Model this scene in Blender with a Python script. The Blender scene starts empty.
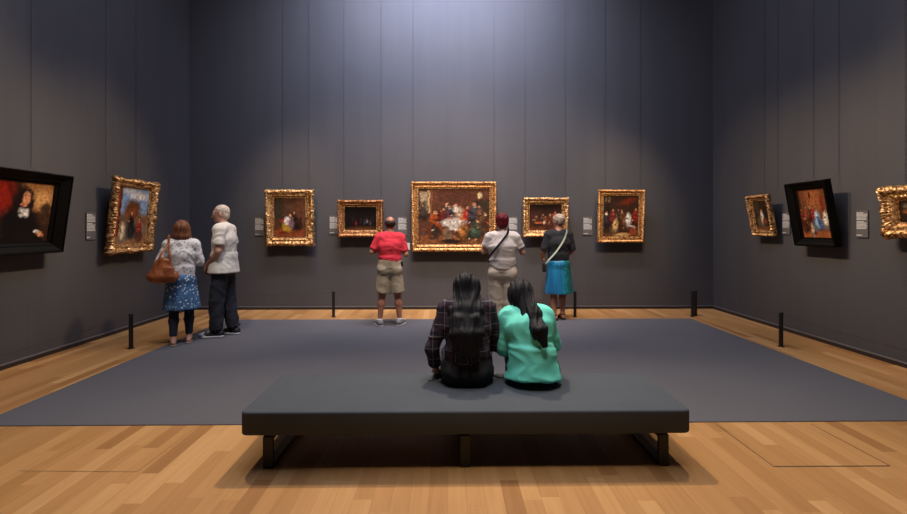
import bpy, bmesh, math, random
import numpy as np
from mathutils import Vector, Matrix, noise

S = bpy.context.scene
COL = S.collection
R = math.radians
random.seed(4)

# ------------------------------------------------------------------ camera
FPX, YAW, CAMH, HY = 455.0, R(0.75), 1.52, 227.0
cam_d = bpy.data.cameras.new('camera'); cam = bpy.data.objects.new('camera', cam_d); COL.objects.link(cam)
cam_d.sensor_width = 36; cam_d.lens = 36 * FPX / 907; cam_d.shift_y = (HY - 257) / 907
cam.location = (0, 0, CAMH); cam.rotation_euler = (R(90), 0, -YAW)
S.camera = cam

# ------------------------------------------------------------------ exposure, world, lights
S.view_settings.view_transform = 'Standard'; S.view_settings.look = 'None'
S.view_settings.gamma = 1; S.view_settings.exposure = 0.0; S.view_settings.use_curve_mapping = False
S.cycles.use_denoising = True
S.cycles.max_bounces = 6
w = bpy.data.worlds.new('world'); S.world = w; w.use_nodes = True
w.node_tree.nodes['Background'].inputs[0].default_value = (0.5, 0.6, 0.8, 1)
w.node_tree.nodes['Background'].inputs[1].default_value = 0.02

def light(name, kind, loc, energy, color, target=None, **kw):
    d = bpy.data.lights.new(name, kind); d.energy = energy; d.color = color
    for k, v in kw.items(): setattr(d, k, v)
    o = bpy.data.objects.new(name, d); COL.objects.link(o); o.location = loc
    if target is not None:
        o.rotation_euler = (Vector(target) - Vector(loc)).to_track_quat('-Z', 'Y').to_euler()
    return o

XL, XR, YB, YF, ZC = -4.745, 4.95, 8.42, -3.0, 7.6
WARM = (1.0, 0.74, 0.48)
COOL = (0.69, 0.73, 1.0)
# daylight through the skylight
light('skylight_daylight', 'AREA', (0.0, 4.4, ZC - 0.12), 330, COOL, (0.0, 4.4, 0), shape='RECTANGLE', size=4.2, size_y=5.0)
light('skylight_back', 'AREA', (-0.1, 6.4, ZC - 0.12), 265, COOL, (-0.1, 8.42, 5.0), shape='RECTANGLE', size=3.6, size_y=0.8, spread=R(95))
def spot(loc, tgt, e, ang=50, col=WARM, blend=1.0, r=0.12):
    return light('track_spot_light', 'SPOT', loc, e, col, tgt, spot_size=R(ang), spot_blend=blend, shadow_soft_size=r)
# track spots on the pictures
for x, e, a in ((-2.9, 520, 28), (-1.55, 420, 44), (0.1, 640, 50), (0.6, 190, 80), (1.9, 500, 44), (3.2, 560, 28)):
    spot((x * 0.9, 4.2, 6.2), (x, YB, 1.8), e * 1.15, a * .94)
for y, e in ((4.7, 520), (6.1, 560)):
    spot((1.0, y + 0.3, 6.2), (XL, y, 1.8), e * 1.75, 30)
for y, e in ((7.1, 330), (5.9, 540), (4.8, 520)):
    spot((-0.8, y + 0.3, 6.2), (XR, y, 1.8), e * 1.75, 30)
# warm floor light
FW = (1.0, 0.80, 0.56)
spot((0.1, 6.2, 6.8), (0.2, 2.3, 0), 1250, 66, FW, r=0.10)
spot((-3.0, 5.6, 6.6), (-3.2, 2.2, 0), 700, 76, FW, r=0.12)
spot((3.0, 5.6, 6.6), (3.4, 2.2, 0), 700, 76, FW, r=0.12)
for x in (-2.4, 0.3, 2.8):
    spot((x, 6.4, 6.6), (x, 8.0, 0), 420, 46, WARM, r=0.08)
# visitors lit from the track behind them
FV = (1.0, 0.88, 0.74)
for x, y, e in ((-2.9, 6.4, 560), (-0.7, 7.0, 480), (1.3, 7.0, 620)):
    spot((x + .5, y - 3.2, 6.6), (x, y, 1.1), e, 30, FV, r=0.08)
spot((0.5, 1.9, 6.8), (0.4, 3.35, 0.7), 560, 26, FV, r=0.45)

# ------------------------------------------------------------------ helpers: picture -> place
def ray(px, py):
    a = (px - 453.5) / FPX
    return Vector((a * math.cos(YAW) + math.sin(YAW), -a * math.sin(YAW) + math.cos(YAW), (HY - py) / FPX))
def atY(px, py, Y): r = ray(px, py); t = Y / r.y; return Vector((0, 0, CAMH)) + r * t
def atX(px, py, X): r = ray(px, py); t = X / r.x; return Vector((0, 0, CAMH)) + r * t
def atZ(px, py, Z=0.0): r = ray(px, py); t = (Z - CAMH) / r.z; return Vector((0, 0, CAMH)) + r * t

# ------------------------------------------------------------------ materials
def srgb(r, g, b):
    f = lambda c: (c / 255 / 12.92) if c / 255 <= 0.04045 else ((c / 255 + 0.055) / 1.055) ** 2.4
    return (f(r), f(g), f(b), 1)
class NT:
    def __init__(s, name):
        s.m = bpy.data.materials.new(name); s.m.use_nodes = True; s.t = s.m.node_tree
        s.b = s.t.nodes['Principled BSDF']; s.co = None
    def n(s, typ, **kw):
        nd = s.t.nodes.new(typ)
        for k, v in kw.items():
            if k.startswith('i_'): nd.inputs[k[2:].replace('_', ' ')].default_value = v
            else: setattr(nd, k, v)
        return nd
    def l(s, a, b): s.t.links.new(a, b)
    def obj(s):
        if not s.co: s.co = s.n('ShaderNodeTexCoord').outputs['Object']
        return s.co
    def math(s, op, a, b=None, c=None):
        nd = s.n('ShaderNodeMath', operation=op)
        for i, v in enumerate((a, b, c)):
            if v is None: continue
            if isinstance(v, (int, float)): nd.inputs[i].default_value = v
            else: s.l(v, nd.inputs[i])
        return nd.outputs[0]
    def mapping(s, scale=(1, 1, 1), rot=(0, 0, 0), loc=(0, 0, 0), src=None):
        nd = s.n('ShaderNodeMapping'); nd.inputs['Scale'].default_value = scale
        nd.inputs['Rotation'].default_value = rot; nd.inputs['Location'].default_value = loc
        s.l(src or s.obj(), nd.inputs[0]); return nd.outputs[0]
    def noise(s, scale, vec=None, detail=3, rough=0.5, dist=0):
        nd = s.n('ShaderNodeTexNoise'); nd.inputs['Scale'].default_value = scale; nd.inputs['Detail'].default_value = detail
        nd.inputs['Roughness'].default_value = rough; nd.inputs['Distortion'].default_value = dist
        s.l(vec or s.obj(), nd.inputs['Vector']); return nd.outputs[0]
    def ramp(s, fac, stops, interp='LINEAR'):
        nd = s.n('ShaderNodeValToRGB'); cr = nd.color_ramp; cr.interpolation = interp
        while len(cr.elements) < len(stops): cr.elements.new(0.5)
        for e, (p, c) in zip(cr.elements, stops): e.position = p; e.color = c if len(c) == 4 else (*c, 1)
        s.l(fac, nd.inputs[0]); return nd.outputs[0]
    def mix(s, f, a, b, mode='MIX'):
        nd = s.n('ShaderNodeMix', data_type='RGBA', blend_type=mode)
        for i, v in ((0, f), (6, a), (7, b)):
            if isinstance(v, (int, float)): nd.inputs[i].default_value = v
            elif isinstance(v, tuple): nd.inputs[i].default_value = v
            else: s.l(v, nd.inputs[i])
        return nd.outputs[2]
    def bump(s, h, strength=0.3, dist=0.01):
        nd = s.n('ShaderNodeBump'); nd.inputs['Strength'].default_value = strength; nd.inputs['Distance'].default_value = dist
        s.l(h, nd.inputs['Height']); s.l(nd.outputs[0], s.b.inputs['Normal'])
    def base(s, c):
        if isinstance(c, tuple): s.b.inputs['Base Color'].default_value = c
        else: s.l(c, s.b.inputs['Base Color'])
    def rough(s, r):
        if isinstance(r, (int, float)): s.b.inputs['Roughness'].default_value = r
        else: s.l(r, s.b.inputs['Roughness'])
def mul(c, k): return (min(1, c[0] * k), min(1, c[1] * k), min(1, c[2] * k), 1)

def cloth_mat(name, col, rough=0.9, var=0.18, scale=14, fine=350, bs=0.25, sheen=0.0):
    t = NT(name)
    nz = t.noise(scale, detail=4)
    t.base(t.ramp(nz, [(0.3, mul(col, 1 - var)), (0.7, mul(col, 1 + var))]))
    t.rough(rough); t.b.inputs['Sheen Weight'].default_value = sheen
    t.bump(t.noise(fine, detail=2), bs, 0.002)
    return t.m
def plain_mat(name, col, rough=0.5, metal=0.0, var=0.08, scale=30):
    t = NT(name); t.base(t.ramp(t.noise(scale, detail=3), [(0.3, mul(col, 1 - var)), (0.7, mul(col, 1 + var))]))
    t.rough(rough); t.b.inputs['Metallic'].default_value = metal
    return t.m
def skin_mat(name, col):
    t = NT(name); t.base(t.ramp(t.noise(9, detail=3), [(0.3, mul(col, 0.85)), (0.7, mul(col, 1.1))])); t.rough(0.5)
    t.b.inputs['Subsurface Weight'].default_value = 0.0
    return t.m
def hair_mat(name, col, col2=None, sc=(60, 60, 6), rough=0.45):
    t = NT(name); v = t.mapping(scale=sc); nz = t.noise(1.6, v, 5, 0.6)
    t.base(t.ramp(nz, [(0.35, col), (0.68, col2 or mul(col, 2.0))])); t.rough(rough); t.bump(nz, 0.9, 0.01); t.b.inputs['Specular IOR Level'].default_value = .25
    return t.m

def wall_mat(name, axis):
    t = NT(name)
    sep = t.n('ShaderNodeSeparateXYZ'); t.l(t.obj(), sep.inputs[0]); c = sep.outputs[axis]
    q = t.math('FRACT', t.math('MULTIPLY', c, 1 / 1.3))
    seam = t.math('LESS_THAN', q, 0.006)
    v = t.mapping(scale=(1, 1, 1) if False else (6, 6, 0.6))
    streak = t.noise(1.0, v, 4)
    cl = t.noise(0.6, detail=2)
    k = t.mix(0.35, streak, cl)
    colr = t.ramp(k, [(0.3, (0.060, 0.059, 0.063, 1)), (0.7, (0.070, 0.069, 0.072, 1))])
    colr = t.mix(seam, colr, (0.056, 0.054, 0.058, 1))
    t.base(colr); t.rough(0.62); t.b.inputs['Specular IOR Level'].default_value = 0.4
    t.bump(t.noise(220, detail=2), 0.15, 0.001)
    return t.m

def floor_mat():
    t = NT('oak_boards')
    sep = t.n('ShaderNodeSeparateXYZ'); t.l(t.obj(), sep.inputs[0]); X, Y = sep.outputs[0], sep.outputs[1]
    xs = t.math('MULTIPLY', X, 1 / 0.105); row = t.math('FLOOR', xs); fx = t.math('FRACT', xs)
    wn = t.n('ShaderNodeTexWhiteNoise', noise_dimensions='1D'); t.l(row, wn.inputs['W'])
    ys = t.math('ADD', t.math('MULTIPLY', Y, 1 / 0.85), t.math('MULTIPLY', wn.outputs[0], 7.3))
    brd = t.math('FLOOR', ys); fy = t.math('FRACT', ys)
    cmb = t.n('ShaderNodeCombineXYZ'); t.l(row, cmb.inputs[0]); t.l(brd, cmb.inputs[1])
    wn2 = t.n('ShaderNodeTexWhiteNoise', noise_dimensions='2D'); t.l(cmb.outputs[0], wn2.inputs['Vector'])
    tone = t.ramp(wn2.outputs[0], [(0.0, (0.33, 0.155, 0.048, 1)), (0.14, (0.43, 0.220, 0.074, 1)), (0.75, (0.49, 0.262, 0.094, 1)), (1.0, (0.57, 0.325, 0.126, 1))])
    shift = t.n('ShaderNodeVectorMath', operation='MULTIPLY_ADD'); t.l(wn2.outputs['Color'], shift.inputs[0])
    shift.inputs[1].default_value = (9, 9, 9); t.l(t.obj(), shift.inputs[2])
    gv = t.mapping(scale=(38, 1.6, 1), src=shift.outputs[0])
    grain = t.noise(1.0, gv, 5, 0.6, 0.6)
    tone = t.mix(0.55, tone, t.ramp(grain, [(0.3, (0.74, 0.70, 0.64, 1)), (0.65, (1, 1, 1, 1))]), 'MULTIPLY')
    e1 = t.math('LESS_THAN', fx, 0.022); e2 = t.math('LESS_THAN', fy, 0.0022)
    e = t.math('MAXIMUM', e1, e2)
    tone = t.mix(t.math('MULTIPLY', e, 0.35), tone, (0.10, 0.05, 0.02, 1))
    t.base(tone); t.rough(t.ramp(grain, [(0.2, (0.42,) * 3), (0.8, (0.55,) * 3)]))
    t.b.inputs['Specular IOR Level'].default_value = 0.3
    t.bump(t.math('SUBTRACT', grain, e), 0.08, 0.002)
    return t.m

def gold_mat(name, c1, c2, c3, rough=0.42):
    t = NT(name); nz = t.noise(30, detail=4, rough=0.6)
    t.base(t.ramp(nz, [(0.38, c1), (0.5, c2), (0.66, c3)])); t.rough(rough); t.b.inputs['Metallic'].default_value = 0.7  # noise ramp paints carving highlights and shaded gaps into the gilt colour
    t.bump(t.noise(160, detail=3), 0.4, 0.004)
    return t.m

def paint_mat():
    t = NT('oil_paint'); a = t.n('ShaderNodeAttribute', attribute_name='paint')
    t.base(a.outputs['Color']); t.rough(0.45); t.b.inputs['Specular IOR Level'].default_value = 0.25
    t.bump(t.noise(90, detail=4), 0.15, 0.003)
    return t.m

M = {}
M['wall_x'] = wall_mat('charcoal_wall_fabric', 0)
M['wall_y'] = wall_mat('charcoal_wall_fabric_side', 1)
M['floor'] = floor_mat()
M['ceiling'] = plain_mat('ceiling_paint', (0.20, 0.20, 0.21, 1), 0.9)
M['base'] = plain_mat('baseboard_black', (0.022, 0.018, 0.017, 1), 0.5)
M['lip'] = plain_mat('baseboard_lip_grey', (0.13, 0.125, 0.125, 1), 0.4)
M['black'] = plain_mat('black_powder_coat', (0.008, 0.008, 0.009, 1), 0.5)
M['frameblack'] = plain_mat('ebony_frame', (0.0018, 0.0015, 0.0013, 1), 0.5); M['frameblack'].node_tree.nodes['Principled BSDF'].inputs['Specular IOR Level'].default_value = .15
M['steel'] = plain_mat('dark_steel', (0.012, 0.014, 0.016, 1), 0.42, 0.3)
M['wire'] = plain_mat('hanging_wire_grey', (0.028, 0.027, 0.029, 1), 0.6)
M['gold'] = gold_mat('gilt_bright', (0.12, 0.045, 0.012, 1), (0.60, 0.33, 0.12, 1), (1.0, 0.72, 0.38, 1))
M['gold_dim'] = gold_mat('gilt_aged', (0.10, 0.035, 0.012, 1), (0.36, 0.15, 0.05, 1), (0.72, 0.42, 0.18, 1), 0.5)
M['gold_orange'] = gold_mat('gilt_orange', (0.16, 0.06, 0.014, 1), (0.60, 0.29, 0.09, 1), (0.95, 0.60, 0.27, 1))
M['paint'] = paint_mat()
M['plate'] = plain_mat('placard_grey', (0.105, 0.10, 0.098, 1), 0.5)
M['text'] = plain_mat('placard_white_print', (0.62, 0.61, 0.60, 1), 0.6)
t = NT('carpet_grey'); n1 = t.noise(900, detail=2); n2 = t.noise(1.3, detail=3)
t.base(t.mix(0.35, t.ramp(n1, [(0.3, (0.085, 0.085, 0.092, 1)), (0.7, (0.125, 0.124, 0.134, 1))]), t.ramp(n2, [(0.3, (0.09, 0.09, 0.097, 1)), (0.7, (0.115, 0.114, 0.124, 1))])))
t.rough(1.0); t.bump(n1, 0.4, 0.003); M['carpet'] = t.m
M['carpet_edge'] = plain_mat('carpet_binding', (0.06, 0.055, 0.065, 1), 0.9)
t = NT('bench_felt'); n1 = t.noise(700, detail=2); n2 = t.noise(5, detail=3)
t.base(t.mix(0.4, t.ramp(n1, [(0.3, (0.044, 0.053, 0.062, 1)), (0.7, (0.069, 0.081, 0.094, 1))]), t.ramp(n2, [(0.3, (0.056, 0.067, 0.078, 1)), (0.7, (0.070, 0.082, 0.095, 1))])))
t.rough(0.95); t.bump(n1, 0.35, 0.002); M['bench'] = t.m

# ------------------------------------------------------------------ mesh helpers
def link(name, me, mat=None, parent=None, smooth=False):
    o = bpy.data.objects.new(name, me); COL.objects.link(o)
    if mat: me.materials.append(mat)
    if parent: o.parent = parent
    if smooth: me.polygons.foreach_set('use_smooth', [True] * len(me.polygons))
    return o
def from_bm(name, bm, mat=None, parent=None, smooth=False):
    bmesh.ops.recalc_face_normals(bm, faces=bm.faces[:])
    me = bpy.data.meshes.new(name); bm.to_mesh(me); bm.free()
    return link(name, me, mat, parent, smooth)
def add_box(bm, lo, hi, bevel=0, seg=2):
    vs = bmesh.ops.create_cube(bm, size=1)['verts']
    c = [(a + b) / 2 for a, b in zip(lo, hi)]; s = [abs(b - a) for a, b in zip(lo, hi)]
    for v in vs: v.co = Vector((v.co.x * s[0] + c[0], v.co.y * s[1] + c[1], v.co.z * s[2] + c[2]))
    if bevel:
        es = list({e for v in vs for e in v.link_edges})
        bmesh.ops.bevel(bm, geom=es, offset=bevel, segments=seg, profile=0.5, affect='EDGES')
def add_tube(bm, pts, r, n=8, closed_caps=True):
    pts = [Vector(p) for p in pts]; rings = []
    for i, p in enumerate(pts):
        d = (pts[min(i + 1, len(pts) - 1)] - pts[max(i - 1, 0)]).normalized()
        u = d.cross(Vector((0, 0, 1)));
        if u.length < 0.05: u = d.cross(Vector((1, 0, 0)))
        u.normalize(); v = d.cross(u); rr = r[i] if isinstance(r, (list, tuple)) else r
        rings.append([bm.verts.new(p + (u * math.cos(a) + v * math.sin(a)) * rr) for a in [2 * math.pi * k / n for k in range(n)]])
    for A, B in zip(rings, rings[1:]):
        for k in range(n): bm.faces.new((A[k], A[(k + 1) % n], B[(k + 1) % n], B[k]))
    if closed_caps: bm.faces.new(rings[0][::-1]); bm.faces.new(rings[-1])
def tag(o, label=None, cat=None, group=None, kind=None):
    if label: o['label'] = label
    if cat: o['category'] = cat
    if group: o['group'] = group
    if kind: o['kind'] = kind
    return o
def empty(name, loc, rot=(0, 0, 0)):
    o = bpy.data.objects.new(name, None); COL.objects.link(o); o.location = loc; o.rotation_euler = rot
    o.empty_display_size = 0.1
    return o
def box_obj(name, lo, hi, mat, parent=None, bevel=0, kind=None, seg=2):
    bm = bmesh.new(); add_box(bm, lo, hi, bevel, seg); o = from_bm(name, bm, mat, parent)
    if kind: o['kind'] = kind
    return o

# ------------------------------------------------------------------ the room
box_obj('floor', (XL - .1, YF - .1, -.1), (XR + .1, YB + .1, 0), M['floor'], kind='structure')
box_obj('wall_back', (XL - .1, YB, 0), (XR + .1, YB + .1, ZC), M['wall_x'], kind='structure')
box_obj('wall_left', (XL - .1, YF, 0), (XL, YB, ZC), M['wall_y'], kind='structure')
box_obj('wall_right', (XR, YF, 0), (XR + .1, YB, ZC), M['wall_y'], kind='structure')
box_obj('bounce_wall_front', (XL - .1, YF - .1, 0), (XR + .1, YF, ZC), M['wall_x'], kind='structure')  # unseen wall added behind the camera to bounce light; the room is open here
box_obj('ceiling', (XL - .1, YF - .1, ZC), (XR + .1, YB + .1, ZC + .1), M['ceiling'], kind='structure')
for nm, lo, hi, llo, lhi in (
    ('baseboard_back', (XL, YB - .02, 0), (XR, YB, .045), (XL, YB - .025, .045), (XR, YB, .06)),
    ('baseboard_left', (XL, YF, 0), (XL + .02, YB - .02, .045), (XL, YF, .045), (XL + .025, YB - .025, .06)),
    ('baseboard_right', (XR - .02, YF, 0), (XR, YB - .02, .045), (XR - .025, YF, .045), (XR, YB - .025, .06))):
    b = box_obj(nm, lo, hi, M['base'], kind='structure')
    box_obj('top_lip', llo, lhi, M['lip'], b)
# hatch seams in the boards (right) and board-joint on the left
bm = bmesh.new()
def seam(p, q, wd=0.006):
    a, b = atZ(*p), atZ(*q); d = (b - a).normalized(); n = Vector((-d.y, d.x, 0)) * wd / 2
    vs = [bm.verts.new(x) for x in (a - n, b - n, b + n, a + n)]
    for v in vs: v.co.z = 0.0012
    bm.faces.new(vs)
hx0, hx1 = atZ(773.8, 466.6), atZ(890, 466.0)
seam((773.8, 466.6), (890, 466.0), 0.010)
seam((716, 424), (773.8, 466.6), 0.006); seam((811, 424), (890, 466.0), 0.006)
seam((20, 471), (137, 472), 0.003); seam((137, 472), (198, 426), 0.003)
M['seam'] = plain_mat('floor_joint', (0.07, 0.035, 0.018, 1), 0.7)
o = from_bm('trim_1', bm, M['seam']); o['kind'] = 'structure'

# carpet
cl = atZ(0, 407.5).x; cr = atZ(907, 398.1).x; cn = atZ(453, 423.2).y; cf = atZ(480, 319.2).y
cl, cr = -3.62, 4.03
bm = bmesh.new(); add_box(bm, (cl, cn, 0), (cr, cf, 0.004), 0.001)
o = from_bm('carpet', bm, M['carpet']); tag(o, 'large flat dark grey carpet laid on the oak floor in front of the walls', 'carpet')
box_obj('edge_binding', (cl, cn - .012, 0), (cr, cn, 0.004), M['carpet_edge'], o)

# ------------------------------------------------------------------ bench
bt, bb, by0, by1, bx0, bx1 = 0.366, 0.218, 2.845, 3.585, -1.295, 1.54
bench = empty('bench', ((bx0 + bx1) / 2, (by0 + by1) / 2, 0)); tag(bench, 'long low backless bench with dark grey felt seat on black steel legs', 'bench')
bl = bench.location
bm = bmesh.new(); add_box(bm, (bx0 - bl.x, by0 - bl.y, bb), (bx1 - bl.x, by1 - bl.y, bt))
bmesh.ops.bevel(bm, geom=[e for e in bm.edges if abs(e.verts[0].co.z - e.verts[1].co.z) > .1], offset=.045, segments=6, profile=.5, affect='EDGES')
bmesh.ops.bevel(bm, geom=[e for e in bm.edges if abs(e.verts[0].co.z - e.verts[1].co.z) < .01], offset=.016, segments=4, profile=.5, affect='EDGES')
from_bm('seat_cushion', bm, M['bench'], bench, True)
bm = bmesh.new(); add_box(bm, (bx0 + .05 - bl.x, by0 + .05 - bl.y, bb - .018), (bx1 - .05 - bl.x, by1 - .05 - bl.y, bb), .003)
from_bm('seat_base', bm, M['steel'], bench)
for lx in (bx0 + 0.165, (bx0 + bx1) / 2 - 0.01, bx1 - 0.165):
    bm = bmesh.new(); x0, x1 = lx - .032 - bl.x, lx + .032 - bl.x; ya, yb = by0 + .03 - bl.y, 3.515 - bl.y
    add_box(bm, (x0, ya, 0), (x1, ya + .022, bb - .018), .002); add_box(bm, (x0, yb - .022, 0), (x1, yb, bb - .018), .002)
    add_box(bm, (x0, ya + .02, 0), (x1, yb - .02, .022), .002); add_box(bm, (x0, ya + .02, bb - .038), (x1, yb - .02, bb - .018), .002)
    from_bm('leg', bm, M['steel'], bench)

# ------------------------------------------------------------------ pictures
class Paint:
    def __init__(s, w, h, bg, n=120, seed=0):
        s.w, s.h = w, h; s.nx = n if w < h else int(n * w / h); s.nz = int(s.nx * h / w)
        s.U, s.V = np.meshgrid(np.linspace(0, 1, s.nx), np.linspace(0, 1, s.nz))   # U right, V up
        rs = np.random.RandomState(seed); s.rs = rs
        def vn(k):
            g = rs.rand(k + 2, k + 2); x = s.U * k; y = s.V * k; i = x.astype(int); j = y.astype(int); fx = x - i; fy = y - j
            fx = fx * fx * (3 - 2 * fx); fy = fy * fy * (3 - 2 * fy)
            return (g[j, i] * (1 - fx) + g[j, i + 1] * fx) * (1 - fy) + (g[j + 1, i] * (1 - fx) + g[j + 1, i + 1] * fx) * fy
        s.N = [vn(k) for k in (4, 9, 20, 40)]
        s.C = np.array(srgb(*bg)[:3])[None, None, :] * (0.6 + 0.8 * (s.N[0] * .5 + s.N[1] * .3 + s.N[2] * .2))[..., None]
        s.DU = (s.N[2] - .5) * .03 + (s.N[3] - .5) * .015; s.DV = (s.N[3] - .5) * .02 + (s.N[1] - .5) * .03
    def put(s, m, col, var=0.25):
        c = np.array(srgb(*col)[:3]) * (1 - var + 2 * var * (s.N[3] * .6 + s.N[2] * .4))[..., None]
        s.C = s.C * (1 - m[..., None]) + c * m[..., None]
    def ell(s, x, y, rx, ry, col, soft=.25, ang=0, op=1):
        u = s.U + s.DU - x; v = (s.V + s.DV - y); a = s.h / s.w
        v = v * a; ca, sa = math.cos(ang), math.sin(ang); p = u * ca + v * sa; q = -u * sa + v * ca
        d = np.sqrt((p / rx) ** 2 + (q / (ry * a)) ** 2)
        s.put(np.clip((1 + soft - d) / (2 * soft), 0, 1) * op, col)
    def rect(s, x0, y0, x1, y1, col, soft=.01, op=1):
        f = lambda t: np.clip(t / soft + .5, 0, 1)
        s.put(f(s.U + s.DU - x0) * f(x1 - s.U - s.DU) * f(s.V + s.DV - y0) * f(y1 - s.V - s.DV) * op, col)
    def fig(s, x, y, h, body, skin=(196, 138, 98), hat=None, lean=0, wd=.33):
        rn = s.rs.uniform; ln = lean + rn(-.12, .12); dk = tuple(int(c * .55) for c in body); lt = tuple(min(255, int(c * 1.25)) for c in body)
        s.ell(x + rn(-.03, .03), y + h * .18, h * wd * rn(.6, .95), h * .24, dk, .5, rn(-.3, .3))
        s.ell(x + ln * .4 * h, y + h * .46, h * wd * .55, h * .30, body, .4, -ln)
        s.ell(x + ln * .4 * h - h * .05, y + h * .52, h * wd * .22, h * .2, lt, .7, -ln, .7)
        a = rn(-1, 1); s.ell(x + h * .14 * a, y + h * .5, h * .16, h * .045, dk, .5, rn(-.8, .8)); s.ell(x + h * .26 * a, y + h * rn(.4, .6), h * .03, h * .03, skin, .5)
        hx, hy = x + ln * h * .7, y + h * .84
        s.ell(hx - h * .01 * a, hy + h * .02, h * .075, h * .085, hat or (44, 26, 18), .4)
        s.ell(hx + h * .015 * a, hy - h * .01, h * .05, h * .065, skin, .45)
        if rn(0, 1) > .5: s.ell(hx, y + h * .73, h * .06, h * .025, (196, 184, 160), .5, 0, .7)
    def mesh(s, name, parent, y):
        rn = s.rs.uniform
        for i in range(260):
            x, v = rn(.04, .96), rn(.04, .8); rx, ry = rn(.006, .022), rn(.006, .03); a = rn(-1.5, 1.5)
            u = s.U - x; q = (s.V - v) * s.h / s.w; ca, sa = math.cos(a), math.sin(a)
            m = np.exp(-(((u * ca + q * sa) / rx) ** 2 + ((-u * sa + q * ca) / ry) ** 2) * 1.2)[..., None]; k = rn(.35, 1.75) if v < .6 else rn(.6, 1.3)
            s.C = s.C * (1 - m) + s.C * k * m
        s.C = s.C * (.72 + .56 * s.N[3])[..., None]
        nx, nz = s.nx, s.nz; v = np.zeros((nz, nx, 3)); v[..., 0] = (s.U - .5) * s.w; v[..., 2] = s.V * s.h; v[..., 1] = y
        idx = np.arange(nx * nz).reshape(nz, nx)
        f = np.stack([idx[:-1, :-1], idx[:-1, 1:], idx[1:, 1:], idx[1:, :-1]], -1).reshape(-1, 4)
        me = bpy.data.meshes.new(name); me.from_pydata(v.reshape(-1, 3).tolist(), [], f.tolist())
        at = me.color_attributes.new('paint', 'FLOAT_COLOR', 'POINT')
        c = np.ones((nx * nz, 4), np.float32); c[:, :3] = np.clip(s.C, 0, 1).reshape(-1, 3)
        at.data.foreach_set('color', c.ravel())
        return link(name, me, M['paint'], parent)

def frame_mesh(W, H, prof, amp, freq, seed, corner=0.0, rope=0.0, dens=240):
    """prof: list of (inset from outer edge, height towards the viewer, relief mask)"""
    verts, faces = [], []; N = []
    per = []
    cs = [Vector((-W / 2, 0, 0)), Vector((W / 2, 0, 0)), Vector((W / 2, 0, H)), Vector((-W / 2, 0, H))]
    inw = [Vector((1, 0, 1)), Vector((-1, 0, 1)), Vector((-1, 0, -1)), Vector((1, 0, -1))]
    for k in range(4):
        a, b = cs[k], cs[(k + 1) % 4]; L = (b - a).length; n = max(12, int(L * dens))
        for i in range(n): per.append((k, i / n, L))
    np_, m = len(per), len(prof)
    for (k, t, L) in per:
        a, b = cs[k], cs[(k + 1) % 4]; ia, ib = inw[k], inw[(k + 1) % 4]
        out = [Vector((0, 0, -1)), Vector((1, 0, 0)), Vector((0, 0, 1)), Vector((-1, 0, 0))][k]
        dc = min(t, 1 - t) * L; dm = abs(t - .5) * L
        loc = math.exp(-(dc / .09) ** 2) + .8 * math.exp(-(dm / .07) ** 2)
        for (u, hgt, mk) in prof:
            p = (a + ia * u).lerp(b + ib * u, t)
            q = Vector((p.x * freq, seed * 7.1, p.z * freq))
            nz = 1 - 2.6 * abs(noise.noise(q)) - .5 * abs(noise.noise(q * 2.1))
            rp = math.sin(t * L * 2 * math.pi / .045 + u * 40) * rope
            e = (nz * amp + rp) * mk
            hh = hgt + e + corner * loc * mk * (.6 + .6 * abs(nz))
            oo = (abs(nz) * amp * 1.0 + corner * loc * (.7 + .5 * math.cos(dc * 90))) * (1 if u < 1e-4 else .45) * (1 if mk > .2 or u < 1e-4 else 0)
            verts.append((p.x + out.x * oo, -hh, p.z + out.z * oo))
    for i in range(np_):
        j = (i + 1) % np_
        for c in range(m - 1):
            faces.append((i * m + c, j * m + c, j * m + c + 1, i * m + c + 1))
        faces.append((i * m + m - 1, j * m + m - 1, j * m, i * m))
    me = bpy.data.meshes.new('frame'); me.from_pydata(verts, [], faces)
    bm = bmesh.new(); bm.from_mesh(me); bmesh.ops.recalc_face_normals(bm, faces=bm.faces[:]); bm.to_mesh(me); bm.free()
    return me

def prof_for(style, fw):
    if style == 'ornate':   # deep carved cove, moulded lip, sight edge
        return [(0, 0, .3), (0, .035, .8), (.12 * fw, .062, 1), (.3 * fw, .066, 1), (.42 * fw, .05, .9), (.55 * fw, .040, .7), (.68 * fw, .038, .5), (.74 * fw, .046, .1), (.82 * fw, .046, 0), (.86 * fw, .030, 0), (fw, .022, 0), (fw, 0, 0)]
    if style == 'rope':
        return [(0, 0, 0), (0, .03, .3), (.1 * fw, .052, 1), (.25 * fw, .060, 1), (.4 * fw, .052, 1), (.46 * fw, .035, .1), (.56 * fw, .030, .2), (.7 * fw, .030, .2), (.76 * fw, .036, .1), (.9 * fw, .034, .1), (fw, .022, 0), (fw, 0, 0)]
    return [(0, 0, 0), (0, .07, 0), (.05 * fw, .078, 0), (.14 * fw, .078, 0), (.18 * fw, .070, 0), (.24 * fw, .070, 0), (.7 * fw, .038, 0), (.75 * fw, .042, 0), (.84 * fw, .036, 0), (.88 * fw, .024, 0), (fw, .018, 0), (fw, 0, 0)]
    return [(0, 0, 0), (0, .05, 0), (.06 * fw, .058, 0), (.12 * fw, .05, 0), (.2 * fw, .052, 0), (.5 * fw, .062, 0), (.72 * fw, .04, 0), (.78 * fw, .044, 0), (.86 * fw, .03, 0), (fw, .02, 0), (fw, 0, 0)]

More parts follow.
